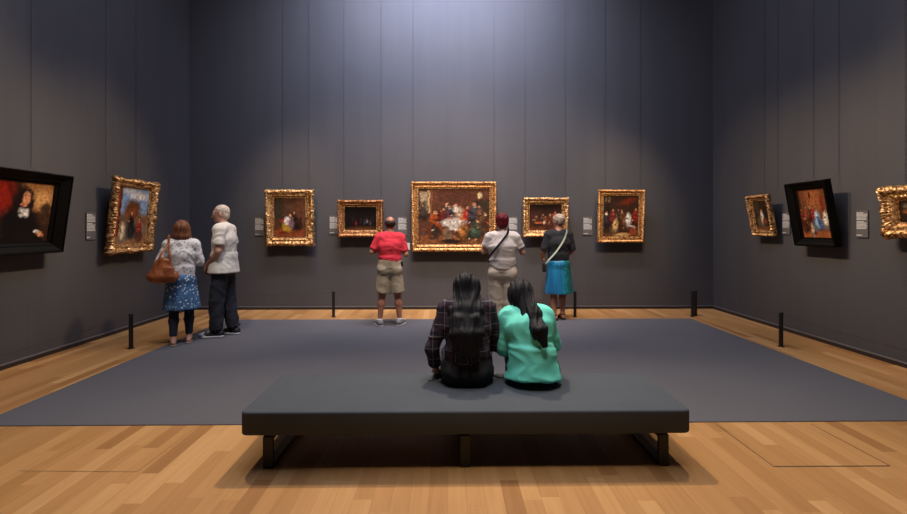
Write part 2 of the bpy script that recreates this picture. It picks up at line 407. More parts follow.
def picture(W, H, fw, style, mat, base, rotz, lean, paint, label, group, seed, wires=(.25, .75), back=None, amp=.012, corner=.0, rope=0., linermat=None, wallpt=None, cat='painting', depthscale=1.0):
    """base = world point of the bottom centre of the frame's back"""
    root = empty('framed_painting', base, (lean, 0, rotz)); tag(root, label, cat, group)
    pr = [(u, h * depthscale, m) for u, h, m in prof_for(style, fw)]
    link('frame', frame_mesh(W, H, pr, (0 if style == 'black' else amp * (1.3 if style == 'ornate' else .8)), 34, seed, corner, rope), mat, root, style != 'black')
    lw = .014
    bm = bmesh.new()
    for lo, hi in (((-W / 2 + fw - .004, -.027, fw - .004), (W / 2 - fw + .004, -.012, fw + lw)), ((-W / 2 + fw - .004, -.027, H - fw - lw), (W / 2 - fw + .004, -.012, H - fw + .004)),
                   ((-W / 2 + fw - .004, -.027, fw + lw), (-W / 2 + fw + lw, -.012, H - fw - lw)), ((W / 2 - fw - lw, -.027, fw + lw), (W / 2 - fw + .004, -.012, H - fw - lw))):
        add_box(bm, lo, hi, .002, 1)
    from_bm('slip_moulding', bm, linermat or M['gold'], root)
    cw, ch = W - 2 * fw - .01, H - 2 * fw - .01
    p = paint(cw, ch, seed); c = p.mesh('canvas', root, -.016); c.location = (0, 0, fw + .005)
    box_obj('backing_board', (-W / 2 + .01, -.012, .01), (W / 2 - .01, 0.004, H - .01), M['base'], root)
    if style == 'black' and depthscale > 0.9:
        box_obj('bottom_ledge', (-W / 2 + .02, -.10, .012), (W / 2 - .02, -.05, .03), mat, root, .004)
    # wires from the upper back edge straight up to the ceiling rail
    mw = Matrix.Translation(base) @ Matrix.Rotation(rotz, 4, 'Z') @ Matrix.Rotation(lean, 4, 'X'); inv = mw.inverted()
    off = Matrix.Rotation(rotz, 4, 'Z') @ Vector((0, 1, 0))
    for fx in wires:
        p0 = mw @ Vector(((fx - .5) * W, .002, H - .05))
        gap = wallpt(p0)
        pt = Vector(p0) + off * max(gap - .012, 0); pt.z += .12
        bm = bmesh.new(); add_tube(bm, [inv @ p0, inv @ pt, inv @ Vector((pt.x, pt.y, ZC - .02))], 0.0021 if abs(rotz) < .1 else .0018, 6)
        from_bm('hanging_wire', bm, M['wire'], root)
    return root

# generic genre scenes (plain stand-ins)
def pt_couple(w, h, sd):
    p = Paint(w, h, (80, 52, 34), seed=sd)
    p.rect(0, .45, .3, 1, (58, 48, 34), .05); p.rect(.72, .3, 1, 1, (96, 58, 40), .08); p.rect(0, 0, 1, .22, (128, 66, 36), .1)
    p.fig(.66, .2, .52, (42, 30, 26), hat=(24, 18, 16)); p.ell(.82, .35, .05, .17, (52, 28, 20))
    p.ell(.4, .28, .15, .14, (176, 138, 40)); p.ell(.42, .42, .11, .1, (208, 200, 196), .3, .5); p.ell(.54, .34, .09, .12, (120, 88, 96))
    p.ell(.5, .56, .035, .035, (210, 160, 120)); p.ell(.27, .44, .04, .04, (170, 40, 26)); p.ell(.3, .12, .12, .03, (96, 30, 20), .5)
    return p
def pt_dark(w, h, sd):
    p = Paint(w, h, (22, 15, 14), seed=sd)
    for x, c in ((.36, (150, 26, 40)), (.5, (52, 42, 44)), (.62, (66, 54, 56)), (.7, (120, 118, 132)), (.8, (76, 66, 64)), (.25, (44, 30, 26))):
        p.ell(x, .34 + .05 * math.sin(x * 30), .028, .06, c, .6); p.ell(x, .46 + .03 * math.sin(x * 30), .012, .02, (110, 72, 60), .5)
    p.ell(.55, .08, .4, .07, (92, 50, 22), .8); p.ell(.5, .9, .6, .2, (14, 10, 10), .8)
    return p
def pt_banquet(w, h, sd):
    p = Paint(w, h, (92, 54, 36), n=170, seed=sd)
    p.rect(0, 0, 1, .16, (124, 76, 42), .1); p.rect(.0, .5, .17, 1, (60, 42, 30), .04)
    p.rect(.03, .62, .13, .94, (164, 142, 110), .02); p.ell(.08, .7, .05, .07, (84, 76, 52)); p.rect(.14, .58, .17, .97, (196, 158, 110), .01); p.rect(.18, .45, .2, .98, (130, 84, 50), .01)
    p.rect(.3, .72, .78, .92, (86, 50, 34), .03); p.rect(.8, .55, 1, .8, (52, 44, 30), .05)
    for x, y, hh, c in ((.26, .2, .46, (150, 70, 28)), (.38, .42, .36, (70, 60, 52)), (.52, .42, .34, (196, 186, 170)), (.62, .42, .3, (176, 160, 130)), (.71, .3, .44, (160, 44, 32)),
                        (.78, .38, .4, (56, 60, 66)), (.9, .34, .4, (96, 66, 44)), (.33, .38, .3, (88, 30, 24)), (.08, .45, .3, (60, 48, 40)), (.58, .3, .3, (150, 100, 50)), (.47, .38, .34, (58, 50, 60))):
        p.fig(x, y, hh, c, lean=.12 * math.sin(x * 40))
    p.ell(.5, .4, .17, .08, (206, 196, 180), .25); p.rect(.42, .26, .58, .42, (188, 176, 160), .03); p.ell(.62, .46, .05, .02, (190, 110, 60)); p.ell(.45, .48, .04, .02, (170, 90, 50))
    p.fig(.63, .08, .36, (150, 98, 44)); p.fig(.8, .1, .38, (60, 78, 58)); p.ell(.42, .16, .06, .14, (116, 92, 66), .3, .3); p.ell(.46, .06, .14, .04, (40, 26, 20))
    p.ell(.24, .25, .05, .16, (52, 38, 30), .3, .3); p.ell(.2, .12, .05, .03, (60, 40, 28)); p.ell(.86, .88, .03, .05, (196, 178, 130)); p.ell(.95, .4, .05, .012, (200, 96, 66), .3, -.4)
    for i in range(26): p.ell(p.rs.rand(), .1 + .5 * p.rs.rand(), .012, .014, [(186, 120, 80), (150, 50, 36), (200, 186, 160), (70, 70, 66)][i % 4], .5)
    return p
def pt_tavern(w, h, sd):
    p = Paint(w, h, (58, 34, 24), n=130, seed=sd)
    p.ell(.5, .95, .6, .2, (34, 22, 18), .7); p.rect(0, 0, 1, .14, (96, 50, 28), .1)
    for x, y, hh, c in ((.2, .2, .4, (92, 48, 30)), (.36, .24, .42, (70, 44, 36)), (.5, .2, .38, (128, 66, 34)), (.64, .26, .42, (92, 50, 34)), (.78, .3, .46, (150, 66, 36)), (.6, .06, .3, (80, 50, 40))):
        p.fig(x, y, hh, c, lean=.1)
    p.ell(.3, .3, .12, .04, (176, 92, 48)); p.ell(.46, .3, .03, .06, (196, 182, 160)); p.ell(.14, .4, .05, .02, (128, 110, 100))
    return p
def pt_party(w, h, sd):
    p = Paint(w, h, (56, 36, 24), seed=sd)
    p.rect(.04, .84, .1, .97, (120, 100, 66), .02); p.rect(.14, .84, .2, .97, (110, 88, 60), .02); p.rect(.04, .3, .2, .8, (38, 30, 24), .04)
    p.ell(.7, .86, .2, .06, (110, 40, 22), .6, .3); p.rect(0, 0, 1, .1, (96, 62, 34), .08)
    for x, y, hh, c in ((.12, .25, .4, (52, 46, 50)), (.26, .3, .42, (120, 40, 40)), (.42, .34, .36, (66, 50, 40)), (.56, .3, .4, (96, 60, 36)), (.72, .24, .42, (206, 196, 180)), (.9, .3, .44, (130, 36, 30)), (.34, .12, .38, (196, 160, 100)), (.6, .1, .34, (88, 50, 34)), (.84, .16, .3, (60, 34, 26))):
        p.fig(x, y, hh, c)
    p.ell(.8, .26, .14, .03, (190, 176, 150), .3, -.3); p.ell(.86, .14, .1, .1, (136, 62, 34)); p.ell(.56, .06, .2, .035, (190, 150, 92)); p.ell(.1, .55, .04, .03, (200, 190, 170))
    return p
def pt_portrait(w, h, sd):
    p = Paint(w, h, (48, 30, 20), n=150, seed=sd)
    p.rect(.5, .5, 1, 1, (148, 100, 56), .12); p.ell(.8, .72, .2, .14, (196, 146, 88), .5); p.ell(.9, .56, .1, .1, (60, 42, 26), .4); p.rect(.6, .3, 1, .5, (64, 40, 24), .06)
    p.ell(.16, .78, .22, .3, (142, 30, 14), .35, .4); p.ell(.06, .6, .08, .3, (92, 18, 10), .4, .3); p.ell(.3, .86, .04, .3, (104, 22, 12), .4, .5)
    p.ell(.5, .3, .3, .34, (14, 10, 10), .25); p.ell(.66, .22, .2, .12, (16, 12, 12), .3, -.5); p.rect(.1, 0, .9, .1, (18, 12, 10), .06)
    p.ell(.5, .70, .15, .17, (24, 14, 10), .3); p.ell(.42, .62, .07, .14, (24, 14, 10), .4); p.ell(.64, .64, .05, .11, (24, 14, 10), .4); p.ell(.54, .76, .12, .12, (24, 14, 10), .3); p.ell(.56, .72, .062, .095, (206, 140, 98), .25); p.ell(.57, .685, .016, .007, (150, 70, 52), .4); p.ell(.53, .76, .012, .008, (40, 24, 18)); p.ell(.59, .76, .012, .008, (40, 24, 18))
    p.ell(.53, .62, .05, .03, (190, 120, 84)); p.rect(.48, .42, .62, .56, (206, 200, 190), .04); p.ell(.84, .14, .07, .045, (204, 138, 96), .3, -.4); p.ell(.78, .18, .04, .03, (200, 196, 186), .3)
    return p
def pt_garden(w, h, sd):
    p = Paint(w, h, (110, 96, 78), seed=sd)
    p.rect(.1, .55, 1, 1, (120, 150, 184), .1); p.ell(.7, .85, .28, .07, (206, 204, 200), .5); p.ell(.4, .93, .2, .05, (190, 196, 204), .5)
    p.ell(.5, .62, .24, .17, (92, 58, 26), .3); p.ell(.48, .55, .2, .12, (120, 66, 34), .3); p.rect(.7, .4, .74, .72, (130, 84, 60), .02); p.rect(.62, .36, 1, .5, (120, 82, 56), .04)
    p.rect(0, .12, .15, 1, (128, 50, 28), .04); p.rect(.1, .2, .13, 1, (70, 34, 24), .02); p.rect(0, 0, 1, .14, (150, 106, 70), .05); p.rect(.3, .1, .7, .28, (92, 92, 84), .05)
    p.fig(.5, .14, .5, (26, 24, 28), hat=(20, 16, 16)); p.fig(.24, .04, .42, (208, 190, 156)); p.fig(.78, .08, .44, (150, 40, 34)); p.ell(.8, .14, .1, .12, (84, 50, 34)); p.ell(.5, .2, .06, .1, (40, 40, 44))
    return p
def pt_toilet(w, h, sd):
    p = Paint(w, h, (48, 36, 24), seed=sd)
    p.rect(0, .6, .4, 1, (64, 52, 34), .1); p.fig(.5, .18, .58, (196, 186, 172)); p.ell(.66, .3, .14, .12, (120, 62, 34)); p.ell(.25, .3, .12, .16, (92, 72, 44)); p.ell(.8, .6, .14, .2, (34, 24, 18), .4); p.rect(0, 0, 1, .12, (110, 70, 40), .06)
    return p
def pt_children(w, h, sd):
    p = Paint(w, h, (104, 60, 34), n=140, seed=sd)
    p.rect(.3, .55, .8, 1, (146, 86, 48), .15); p.ell(.45, .88, .04, .08, (60, 36, 24)); p.rect(.78, .55, .88, .85, (120, 44, 26), .03); p.rect(0, .3, .1, 1, (52, 30, 22), .06)
    p.rect(0, 0, 1, .14, (146, 82, 42), .06)
    for x, y, hh, c in ((.1, .26, .38, (96, 40, 28)), (.22, .32, .36, (130, 60, 36)), (.34, .36, .34, (110, 52, 30)), (.42, .34, .36, (66, 44, 34)), (.16, .12, .34, (70, 34, 24)), (.5, .32, .36, (150, 40, 32))):
        p.fig(x, y, hh, c)
    p.fig(.6, .18, .46, (150, 178, 196), lean=-.1); p.ell(.68, .3, .07, .13, (40, 84, 140), .3, .4); p.fig(.86, .2, .42, (206, 196, 180)); p.ell(.38, .14, .05, .1, (206, 190, 160)); p.ell(.45, .1, .04, .03, (60, 32, 22)); p.fig(.38, .06, .28, (196, 170, 140))
    return p
def pt_kitchen(w, h, sd):
    p = Paint(w, h, (46, 34, 26), seed=sd)
    p.ell(.2, .5, .14, .1, (150, 84, 42), .4); p.ell(.18, .72, .1, .12, (110, 96, 72), .4); p.fig(.5, .2, .6, (150, 150, 130)); p.ell(.8, .7, .12, .1, (150, 40, 34)); p.rect(0, 0, 1, .2, (34, 26, 22), .1)
    p.fig(.75, .1, .5, (70, 50, 60)); p.ell(.55, .8, .04, .05, (196, 60, 50))
    return p

GRP = 'gilt and ebony framed paintings on the gallery walls'
def back_pic(x0, y0, x1, y1, fwpx, style, mat, paint, label, seed, wires, lean=R(3.5), gap=.13, **kw):
    Y = YB - gap
    a = atY(x0, y1, Y); b = atY(x1, y0, Y); W = b.x - a.x; H = (b.z - a.z) / math.cos(lean)
    base = Vector(((a.x + b.x) / 2, Y + .02, a.z))
    ws = [(atY(wx, 150, YB).x - base.x) / W + .5 for wx in wires]
    return picture(W, H, fwpx / 54.5, style, mat, base, 0, lean, paint, label, GRP, seed, ws, wallpt=lambda p: YB - p.y, **kw)

back_pic(267, 190.5, 314, 245, 7.0, 'ornate', M['gold'], pt_couple, 'gilt-framed upright painting of a woman in yellow and white beside a dark-clothed man', 1, (283, 309), corner=.012, amp=.014)
back_pic(338.5, 200.5, 383, 236.5, 5.6, 'ornate', M['gold_dim'], pt_dark, 'small almost black landscape-format painting in a brown gilt frame, left of the man in red', 2, (344, 381), corner=.010, amp=.011)
back_pic(411.5, 182, 496, 251.5, 6.2, 'rope', M['gold_orange'], pt_banquet, 'largest painting on the back wall, a crowd around a white-clothed table', 3, (413, 494), amp=.006, rope=.008)
back_pic(523, 198, 567.5, 236.5, 5.6, 'ornate', M['gold'], pt_tavern, 'small gilt-framed painting of brown figures behind the woman in the black top', 4, (525, 565), corner=.009, amp=.010)
back_pic(597, 190, 643.5, 242.5, 5.2, 'rope', M['gold_orange'], pt_party, 'upright painting of figures indoors, rightmost on the back wall', 5, (605, 640), amp=.005, rope=.006)

def side_pic(side, pts, fw, style, mat, paint, label, seed, Xb, wires, Wset=None, **kw):
    """pts: bottom corners (near px,py),(far px,py) and top height reference (far px, py)"""
    (n_px, n_py), (f_px, f_py), (t_px, t_py), lean = pts
    sg = 1 if side == 'l' else -1; Xf = Xb + sg * .055 * kw.get('depthscale', 1); n = atX(n_px, n_py, Xb); f = atX(f_px, f_py, Xf)
    if Wset: n.y = f.y - Wset
    W = abs(f.y - n.y); zb = (n.z + f.z) / 2 if not Wset else f.z
    # height: solve so that the far top corner hits t_py
    H = .5
    sg = 1 if side == 'l' else -1
    for _ in range(30):
        X = Xb + sg * math.sin(lean) * H; zt = atY(0, t_py, f.y).z
        H = (zt - zb) / math.cos(lean)
    base = Vector((Xb, (n.y + f.y) / 2, zb))
    rz = R(90) if side == 'l' else R(-90)
    wall = (lambda p: p.x - XL) if side == 'l' else (lambda p: XR - p.x)
    return picture(W, H, fw, style, mat, base, rz, lean, paint, label, GRP, seed, wires, wallpt=wall, **kw)

side_pic('l', ((0, 258), (60.8, 251), (73, 175), R(8)), .115, 'black', M['frameblack'], pt_portrait, 'portrait of a long-haired sitter in black, in a wide black frame on the left wall', 6, XL + .09, (.25, .8), Wset=.98, depthscale=1.6, linermat=M['frameblack'])
side_pic('l', ((104.6, 254), (151.6, 248.8), (158.7, 183.5), R(6)), .095, 'ornate', M['gold'], pt_garden, 'gilt-framed outdoor painting with blue sky, hung on the left wall', 7, XL + .09, (.15, .85), corner=.018, amp=.016, depthscale=1.3)
side_pic('r', ((777.8, 236), (751.7, 235), (743.5, 195.3), R(10.5)), .078, 'rope', M['gold'], pt_toilet, 'small gilt-framed upright painting, farthest on the right wall', 8, XR - .08, (.2, .8), amp=.008, rope=.004, depthscale=1.2)
side_pic('r', ((842.5, 246.7), (796, 244.5), (783.8, 182.5), R(10)), .095, 'black', M['frameblack'], pt_children, 'painting of a lively room in a wide black frame, on the right wall', 9, XR - .08, (.2, .8), depthscale=1.2, linermat=M['frameblack'])
side_pic('r', ((925, 238), (884.5, 235.5), (879.8, 187.5), R(6)), .13, 'ornate', M['gold'], pt_kitchen, 'heavily carved gilt frame cut off at the right picture edge', 10, XR - .08, (.1, .9), Wset=.85, corner=.022, amp=.018, depthscale=1.4)

# placards
def placard(center, rotz, W, H, label, blocks=((.93, .66), (.60, .30)), plate=True):
    root = empty('text_placard', center - Vector((0, 0, H / 2)), (0, 0, rotz)); tag(root, label, 'label', 'text placards beside the paintings')
    box_obj('plate', (-W / 2, -.008, 0), (W / 2, 0.004, H), M['plate'], root, .001)
    rs = random.Random(len(label))
    for (t, b) in list(blocks) + [(.10, .06)]:
        bm = bmesh.new(); z = t * H; lh = H * .05; first = True
        while z > b * H + lh * .3:
            x = -W * .44; end = W * (.44 if not first else .12) * (rs.uniform(.75, 1.0)) if t > .2 else -W * .1
            while x < end:
                wl = rs.uniform(.10, .22) * W; x2 = min(x + wl, W * .45)
                hh = lh * (.66 if first else .56)
                add_box(bm, (x, -.0095, z - hh), (x2, -.0078, z)); x = x2 + W * .025
            z -= lh; first = False
        from_bm('text_block', bm, M['text'], root)
    return root
def bplac(px, py, label, **kw): placard(atY(px, py, YB - .006), 0, .17, .34, label, **kw)
bplac(259.5, 226.5, 'grey text placard on the back wall, left of the couple painting')
bplac(334, 225, 'grey text placard between the couple painting and the small dark painting')
bplac(402.5, 226, 'grey text placard behind the head of the man in the red shirt')
bplac(513, 226, 'grey text placard just right of the red-haired woman')
bplac(587.5, 226, 'grey text placard left of the rightmost painting on the back wall')
placard(atX(90.5, 226, XL + .008), R(90), .155, .36, 'grey text placard on the left wall between its two paintings')
placard(atX(786.5, 223.5, XR - .008), R(-90), .15, .32, 'grey text placard on the right wall half behind the black-framed painting')
placard(atX(862.5, 224, XR - .008), R(-90), .155, .32, 'grey text placard on the right wall, right of the black-framed painting')

# ------------------------------------------------------------------ barrier posts and cords
def post(px, py, label, x=None, y=None):
    p = atZ(px, py) if x is None else Vector((x, y, 0))
    root = empty('barrier_post', (p.x, p.y, 0)); tag(root, label, 'barrier post', 'low black barrier posts along the walls')
    bm = bmesh.new(); add_tube(bm, [(0, 0, .006), (0, 0, .418)], .024, 20)
    from_bm('post_shaft', bm, M['black'], root)
    bm = bmesh.new(); add_tube(bm, [(0, 0, .418), (0, 0, .43), (0, 0, .435)], [.026, .026, .02], 20)
    from_bm('post_cap', bm, M['black'], root)
    bm = bmesh.new(); add_tube(bm, [(0, 0, 0), (0, 0, .007)], .04, 20); from_bm('floor_plate', bm, M['black'], root)
    return Vector((p.x, p.y, .405))
pA = post(131, 348.5, 'short black barrier post on the oak strip left of the woman with the bag')
pB = post(212, 318, 'short black barrier post in the left far corner, behind the man in jeans')
pC = post(333.5, 317, 'short black barrier post below the small dark painting')
pD = post(575, 317, 'short black barrier post right of the woman in the blue skirt')
pE = post(692.4, 316.5, 'short black barrier post at the right far corner, left one of the pair')
pE2 = post(695.6, 315.6, 'short black barrier post at the right far corner, right one of the pair')
pF = post(781, 346.5, 'short black barrier post on the oak strip by the right wall')
def cord(a, b, label):
    bm = bmesh.new(); pts = []
    for i in range(13):
        t = i / 12; p = a.lerp(b, t); p.z -= .03 * 4 * t * (1 - t); pts.append(p)
    add_tube(bm, pts, .0018, 6); o = from_bm('rope_barrier', bm, M['black'])
    tag(o, label, 'cord', 'thin barrier cords')
cord(pA, Vector((pA.x - .02, 1.9, .405)), 'thin black cord along the left wall running toward the viewer')
cord(pA, pB, 'thin black cord along the left wall behind the woman with the bag')
cord(pB, pC, 'thin black cord along the back wall below the couple painting')
cord(pC, pD, 'thin black cord along the back wall behind the man in red')
cord(pD, pE, 'thin black cord along the back wall below its rightmost painting')
cord(pE2, pF, 'thin black cord along the far part of the right wall')
cord(pF, Vector((pF.x + .02, 1.9, .405)), 'thin black cord along the right wall running toward the viewer')

#PEOPLE
# ------------------------------------------------------------------ people: smooth-union volumes meshed with surface nets
class Vol:
    def __init__(s, lo, hi, h):
        s.h = h; s.lo = np.array(lo, float); n = np.ceil((np.array(hi) - s.lo) / h).astype(int) + 1
        s.ax = [s.lo[i] + h * np.arange(n[i]) for i in range(3)]; s.D = np.full(n, 1.0)
    def sub(s, pts, rad):
        sl = []
        for i in range(3):
            a = min(p[i] for p in pts) - rad; b = max(p[i] for p in pts) + rad
            sl.append(slice(max(0, int((a - s.lo[i]) / s.h)), max(1, int((b - s.lo[i]) / s.h) + 2)))
        return tuple(sl), np.meshgrid(*[s.ax[i][sl[i]] for i in range(3)], indexing='ij')
    def merge(s, sl, d, k, mode='u'):
        A = s.D[sl]
        if mode == 'u':
            h = np.maximum(k - np.abs(A - d), 0) / k; s.D[sl] = np.minimum(A, d) - h * h * k / 4
        else:
            h = np.maximum(k - np.abs(A + d), 0) / k; s.D[sl] = np.maximum(A, -d) + h * h * k / 4
def C_(a, b, ra, rb=None, u=(1, 0, 0), k=.025, flat=0, pleat=None, m='u'): return ('c', Vector(a), Vector(b), ra, ra if rb is None else rb, Vector(u), k, flat, pleat, m)
def E_(c, r, f=(0, 1, 0), up=(0, 0, 1), k=.02, m='u'): return ('e', Vector(c), r, Vector(f), Vector(up), k, m)
def pair(r): return r if isinstance(r, tuple) else (r, r)
def ev(v, p):
    if p[0] == 'c':
        _, a, b, ra, rb, u, k, flat, pleat, m = p; ra, rb = pair(ra), pair(rb)
        sl, (X, Y, Z) = v.sub((a, b), max(ra + rb) * (1.15 if pleat else 1) + k + .02)
        ax = b - a; L = max(ax.length, 1e-5); ax = ax / L
        u = u - ax * u.dot(ax)
        if u.length < 1e-3: u = ax.orthogonal()
        u = u.normalized(); w = ax.cross(u)
        dx, dy, dz = X - a.x, Y - a.y, Z - a.z
        tt = dx * ax.x + dy * ax.y + dz * ax.z; t = np.clip(tt / L, 0, 1); ex = tt - t * L
        pu = dx * u.x + dy * u.y + dz * u.z; pw = dx * w.x + dy * w.y + dz * w.z
        ru = ra[0] + (rb[0] - ra[0]) * t; rw = ra[1] + (rb[1] - ra[1]) * t
        if pleat:
            an = np.arctan2(pw, pu); mm = 1 + pleat[1] * t * (np.sin(an * pleat[0] + pleat[2]) + .5 * np.sin(an * (pleat[0] * 1.7) + 1)); ru = ru * mm; rw = rw * mm
        mn = np.minimum(ru, rw)
        if flat:
            d = (np.sqrt((pu / ru) ** 2 + (pw / rw) ** 2) - 1) * mn; d = np.maximum(d, np.maximum(-tt, tt - L))
        else: d = (np.sqrt((pu / ru) ** 2 + (pw / rw) ** 2 + (ex / mn) ** 2) - 1) * mn
        v.merge(sl, d, k, m)
    else:
        _, c, r, f, up, k, m = p
        r = r if isinstance(r, tuple) else (r,) * 3
        sl, (X, Y, Z) = v.sub((c,), max(r) + k + .02)
        f = f.normalized(); rt = f.cross(up).normalized(); up = rt.cross(f)
        dx, dy, dz = X - c.x, Y - c.y, Z - c.z
        q = [(dx * e.x + dy * e.y + dz * e.z) / rr for e, rr in ((rt, r[0]), (f, r[1]), (up, r[2]))]
        v.merge(sl, (np.sqrt(q[0] ** 2 + q[1] ** 2 + q[2] ** 2) - 1) * min(r), k, m)
def nets(v):
    D = v.D; n = D.shape; ins = D < 0
    cor = [(i, j, k) for i in (0, 1) for j in (0, 1) for k in (0, 1)]
    s = lambda A, c: A[c[0]:n[0] - 1 + c[0], c[1]:n[1] - 1 + c[1], c[2]:n[2] - 1 + c[2]]
    cnt = sum(s(ins, c).astype(np.int8) for c in cor); act = (cnt > 0) & (cnt < 8)
    I = np.argwhere(act); idx = -np.ones(act.shape, int); idx[act] = np.arange(len(I))
    vals = {c: s(D, c)[act] for c in cor}; P = np.zeros((len(I), 3)); K = np.zeros(len(I))
    for a in cor:
        for ax in range(3):
            if a[ax] == 1: continue
            b = list(a); b[ax] = 1; b = tuple(b); va, vb = vals[a], vals[b]; cr = (va < 0) != (vb < 0)
            t = np.where(cr, va / np.where(cr, va - vb, 1), 0)
            for i in range(3): P[:, i] += np.where(cr, a[i] + (t if i == ax else 0), 0)
            K += cr
    P = v.lo + (I + P / K[:, None]) * v.h
    F = []
    for ax in range(3):
        o1, o2 = [(1, 2), (2, 0), (0, 1)][ax]
        sa = [slice(None)] * 3; sb = [slice(None)] * 3; sa[ax] = slice(0, n[ax] - 1); sb[ax] = slice(1, n[ax])
        A, B = ins[tuple(sa)], ins[tuple(sb)]
        for fl, mk in ((0, A & ~B), (1, ~A & B)):
            E = np.argwhere(mk); E = E[(E[:, o1] > 0) & (E[:, o2] > 0) & (E[:, o1] < n[o1] - 1) & (E[:, o2] < n[o2] - 1)]
            q = []
            for d1, d2 in ((-1, -1), (0, -1), (0, 0), (-1, 0)):
                e = E.copy(); e[:, o1] += d1; e[:, o2] += d2; q.append(idx[e[:, 0], e[:, 1], e[:, 2]])
            q = np.stack(q, -1); F.append(q if not fl else q[:, ::-1])
    return P, np.concatenate(F)
def solid(name, prims, mat, parent, h=.009, wr=None, cuts=(), seed=0, relax=1):
    pts = []
    for p in prims:
        if p[0] == 'c': r = max(pair(p[3]) + pair(p[4])) * 1.2; pts += [(q[i] + s * r) for q in (p[1], p[2]) for s in (-1, 1) for i in range(3)]
        else: r = max(p[2] if isinstance(p[2], tuple) else (p[2],)); pts += [(p[1][i] + s * r) for s in (-1, 1) for i in range(3)]
    A = np.array(pts).reshape(-1, 3); v = Vol(A.min(0) - .03, A.max(0) + .03, h)
    for p in prims: ev(v, p)
    for (pt, nn) in cuts:       # keep the side the normal points away from
        X, Y, Z = np.meshgrid(*v.ax, indexing='ij', sparse=True)
        v.D = np.maximum(v.D, (X - pt[0]) * nn[0] + (Y - pt[1]) * nn[1] + (Z - pt[2]) * nn[2])
    P, F = nets(v)
    me = bpy.data.meshes.new(name); me.from_pydata(P.tolist(), [], F.tolist())
    bm = bmesh.new(); bm.from_mesh(me)
    for _ in range(relax): bmesh.ops.smooth_vert(bm, verts=bm.verts, factor=.5, use_axis_x=True, use_axis_y=True, use_axis_z=True)
    if wr:
        amp, sc = wr[0], wr[1]; bm.normal_update(); of = Vector((seed * 3.7, seed * 1.3, 0)); mv = []
        for vt in bm.verts:
            q = Vector((vt.co.x * sc[0], vt.co.y * sc[1], vt.co.z * sc[2])) + of
            w1 = noise.noise(q + (noise.noise_vector(q * .6) * .8 if len(wr) < 3 else V(0, 0, 0))); mv.append(vt.normal * amp * (1 - abs(w1) * (2.2 if len(wr) < 3 else 3.2)))
        for vt, m_ in zip(bm.verts, mv): vt.co += m_
    bm.to_mesh(me); bm.free()
    return link(name, me, mat, parent, True)

def V(*a): return Vector(a)
def hand(w, d, pn, curl=.5, side=1, s=1.0):
    """w wrist, d finger direction, pn palm normal (fingers curl towards it), side: +1 thumb on u side"""
    d = d.normalized(); pn = (pn - d * pn.dot(d)).normalized(); u = d.cross(pn) * side
    P = [C_(w, w + d * .03 * s, (.027 * s, .021 * s), (.036 * s, .016 * s), u, .02), C_(w + d * .03 * s, w + d * .085 * s, (.037 * s, .016 * s), (.040 * s, .013 * s), u, .015)]
    for i, L in enumerate((.072, .080, .075, .060)):
        o = w + d * .08 * s + u * (.031 - .0205 * i) * s
        d1 = (d * math.cos(curl * .7) + pn * math.sin(curl * .7) + u * (.10 - .07 * i)).normalized(); d2 = (d * math.cos(curl * 1.8) + pn * math.sin(curl * 1.8)).normalized()
        m = o + d1 * L * .5 * s; P += [C_(o, m, .0095 * s, .0088 * s, k=.006), C_(m, m + d2 * L * .5 * s, .0088 * s, .0075 * s, k=.004)]
    o = w + d * .025 * s + u * .028 * s; m = o + (d * .6 + u * .6 + pn * .35).normalized() * .042 * s
    P += [C_(o, m, .013 * s, .0105 * s, k=.012), C_(m, m + (d * .9 + u * .1 + pn * .5).normalized() * .035 * s, .0105 * s, .008 * s, k=.005)]
    return P

def stand(H=1.75, shw=.185, hipw=.088, lean=0, feet=((-.1, 0), (.1, 0)), toe=((-.02, 1), (.02, 1))):
    s = H / 1.75
    J = dict(s=s, pel=V(0, 0, .93 * s), waist=V(0, lean * .2, 1.09 * s), chest=V(0, lean * .55, 1.28 * s), neck=V(0, lean * .9, 1.46 * s), head=V(0, lean + .02, 1.635 * s), look=V(0, 1, 0), hup=V(0, 0, 1))
    J['shL'], J['shR'] = V(-shw * s, lean * .8, 1.415 * s), V(shw * s, lean * .8, 1.415 * s)
    J['elL'], J['elR'] = J['shL'] + V(-.05, -.01, -.29 * s), J['shR'] + V(.05, -.01, -.29 * s)
    J['wrL'], J['wrR'] = J['elL'] + V(0, .05, -.25 * s), J['elR'] + V(0, .05, -.25 * s)
    for i, q in enumerate('LR'):
        fx, fy = feet[i]; J['hip' + q] = V((-1, 1)[i] * hipw * s, 0, .90 * s)
        J['kn' + q] = V(fx * .5 + (-1, 1)[i] * .5 * hipw * s, fy * .5 + .015, .49 * s); J['an' + q] = V(fx, fy - .03, .085 * s)
        J['toe' + q] = J['an' + q] + V(toe[i][0], toe[i][1], 0).normalized() * .145 * s + V(0, 0, -.055 * s)
    J['hdL'] = J['hdR'] = None; J['pnL'], J['pnR'] = V(1, .2, 0), V(-1, .2, 0); J['curl'] = .45
    return J

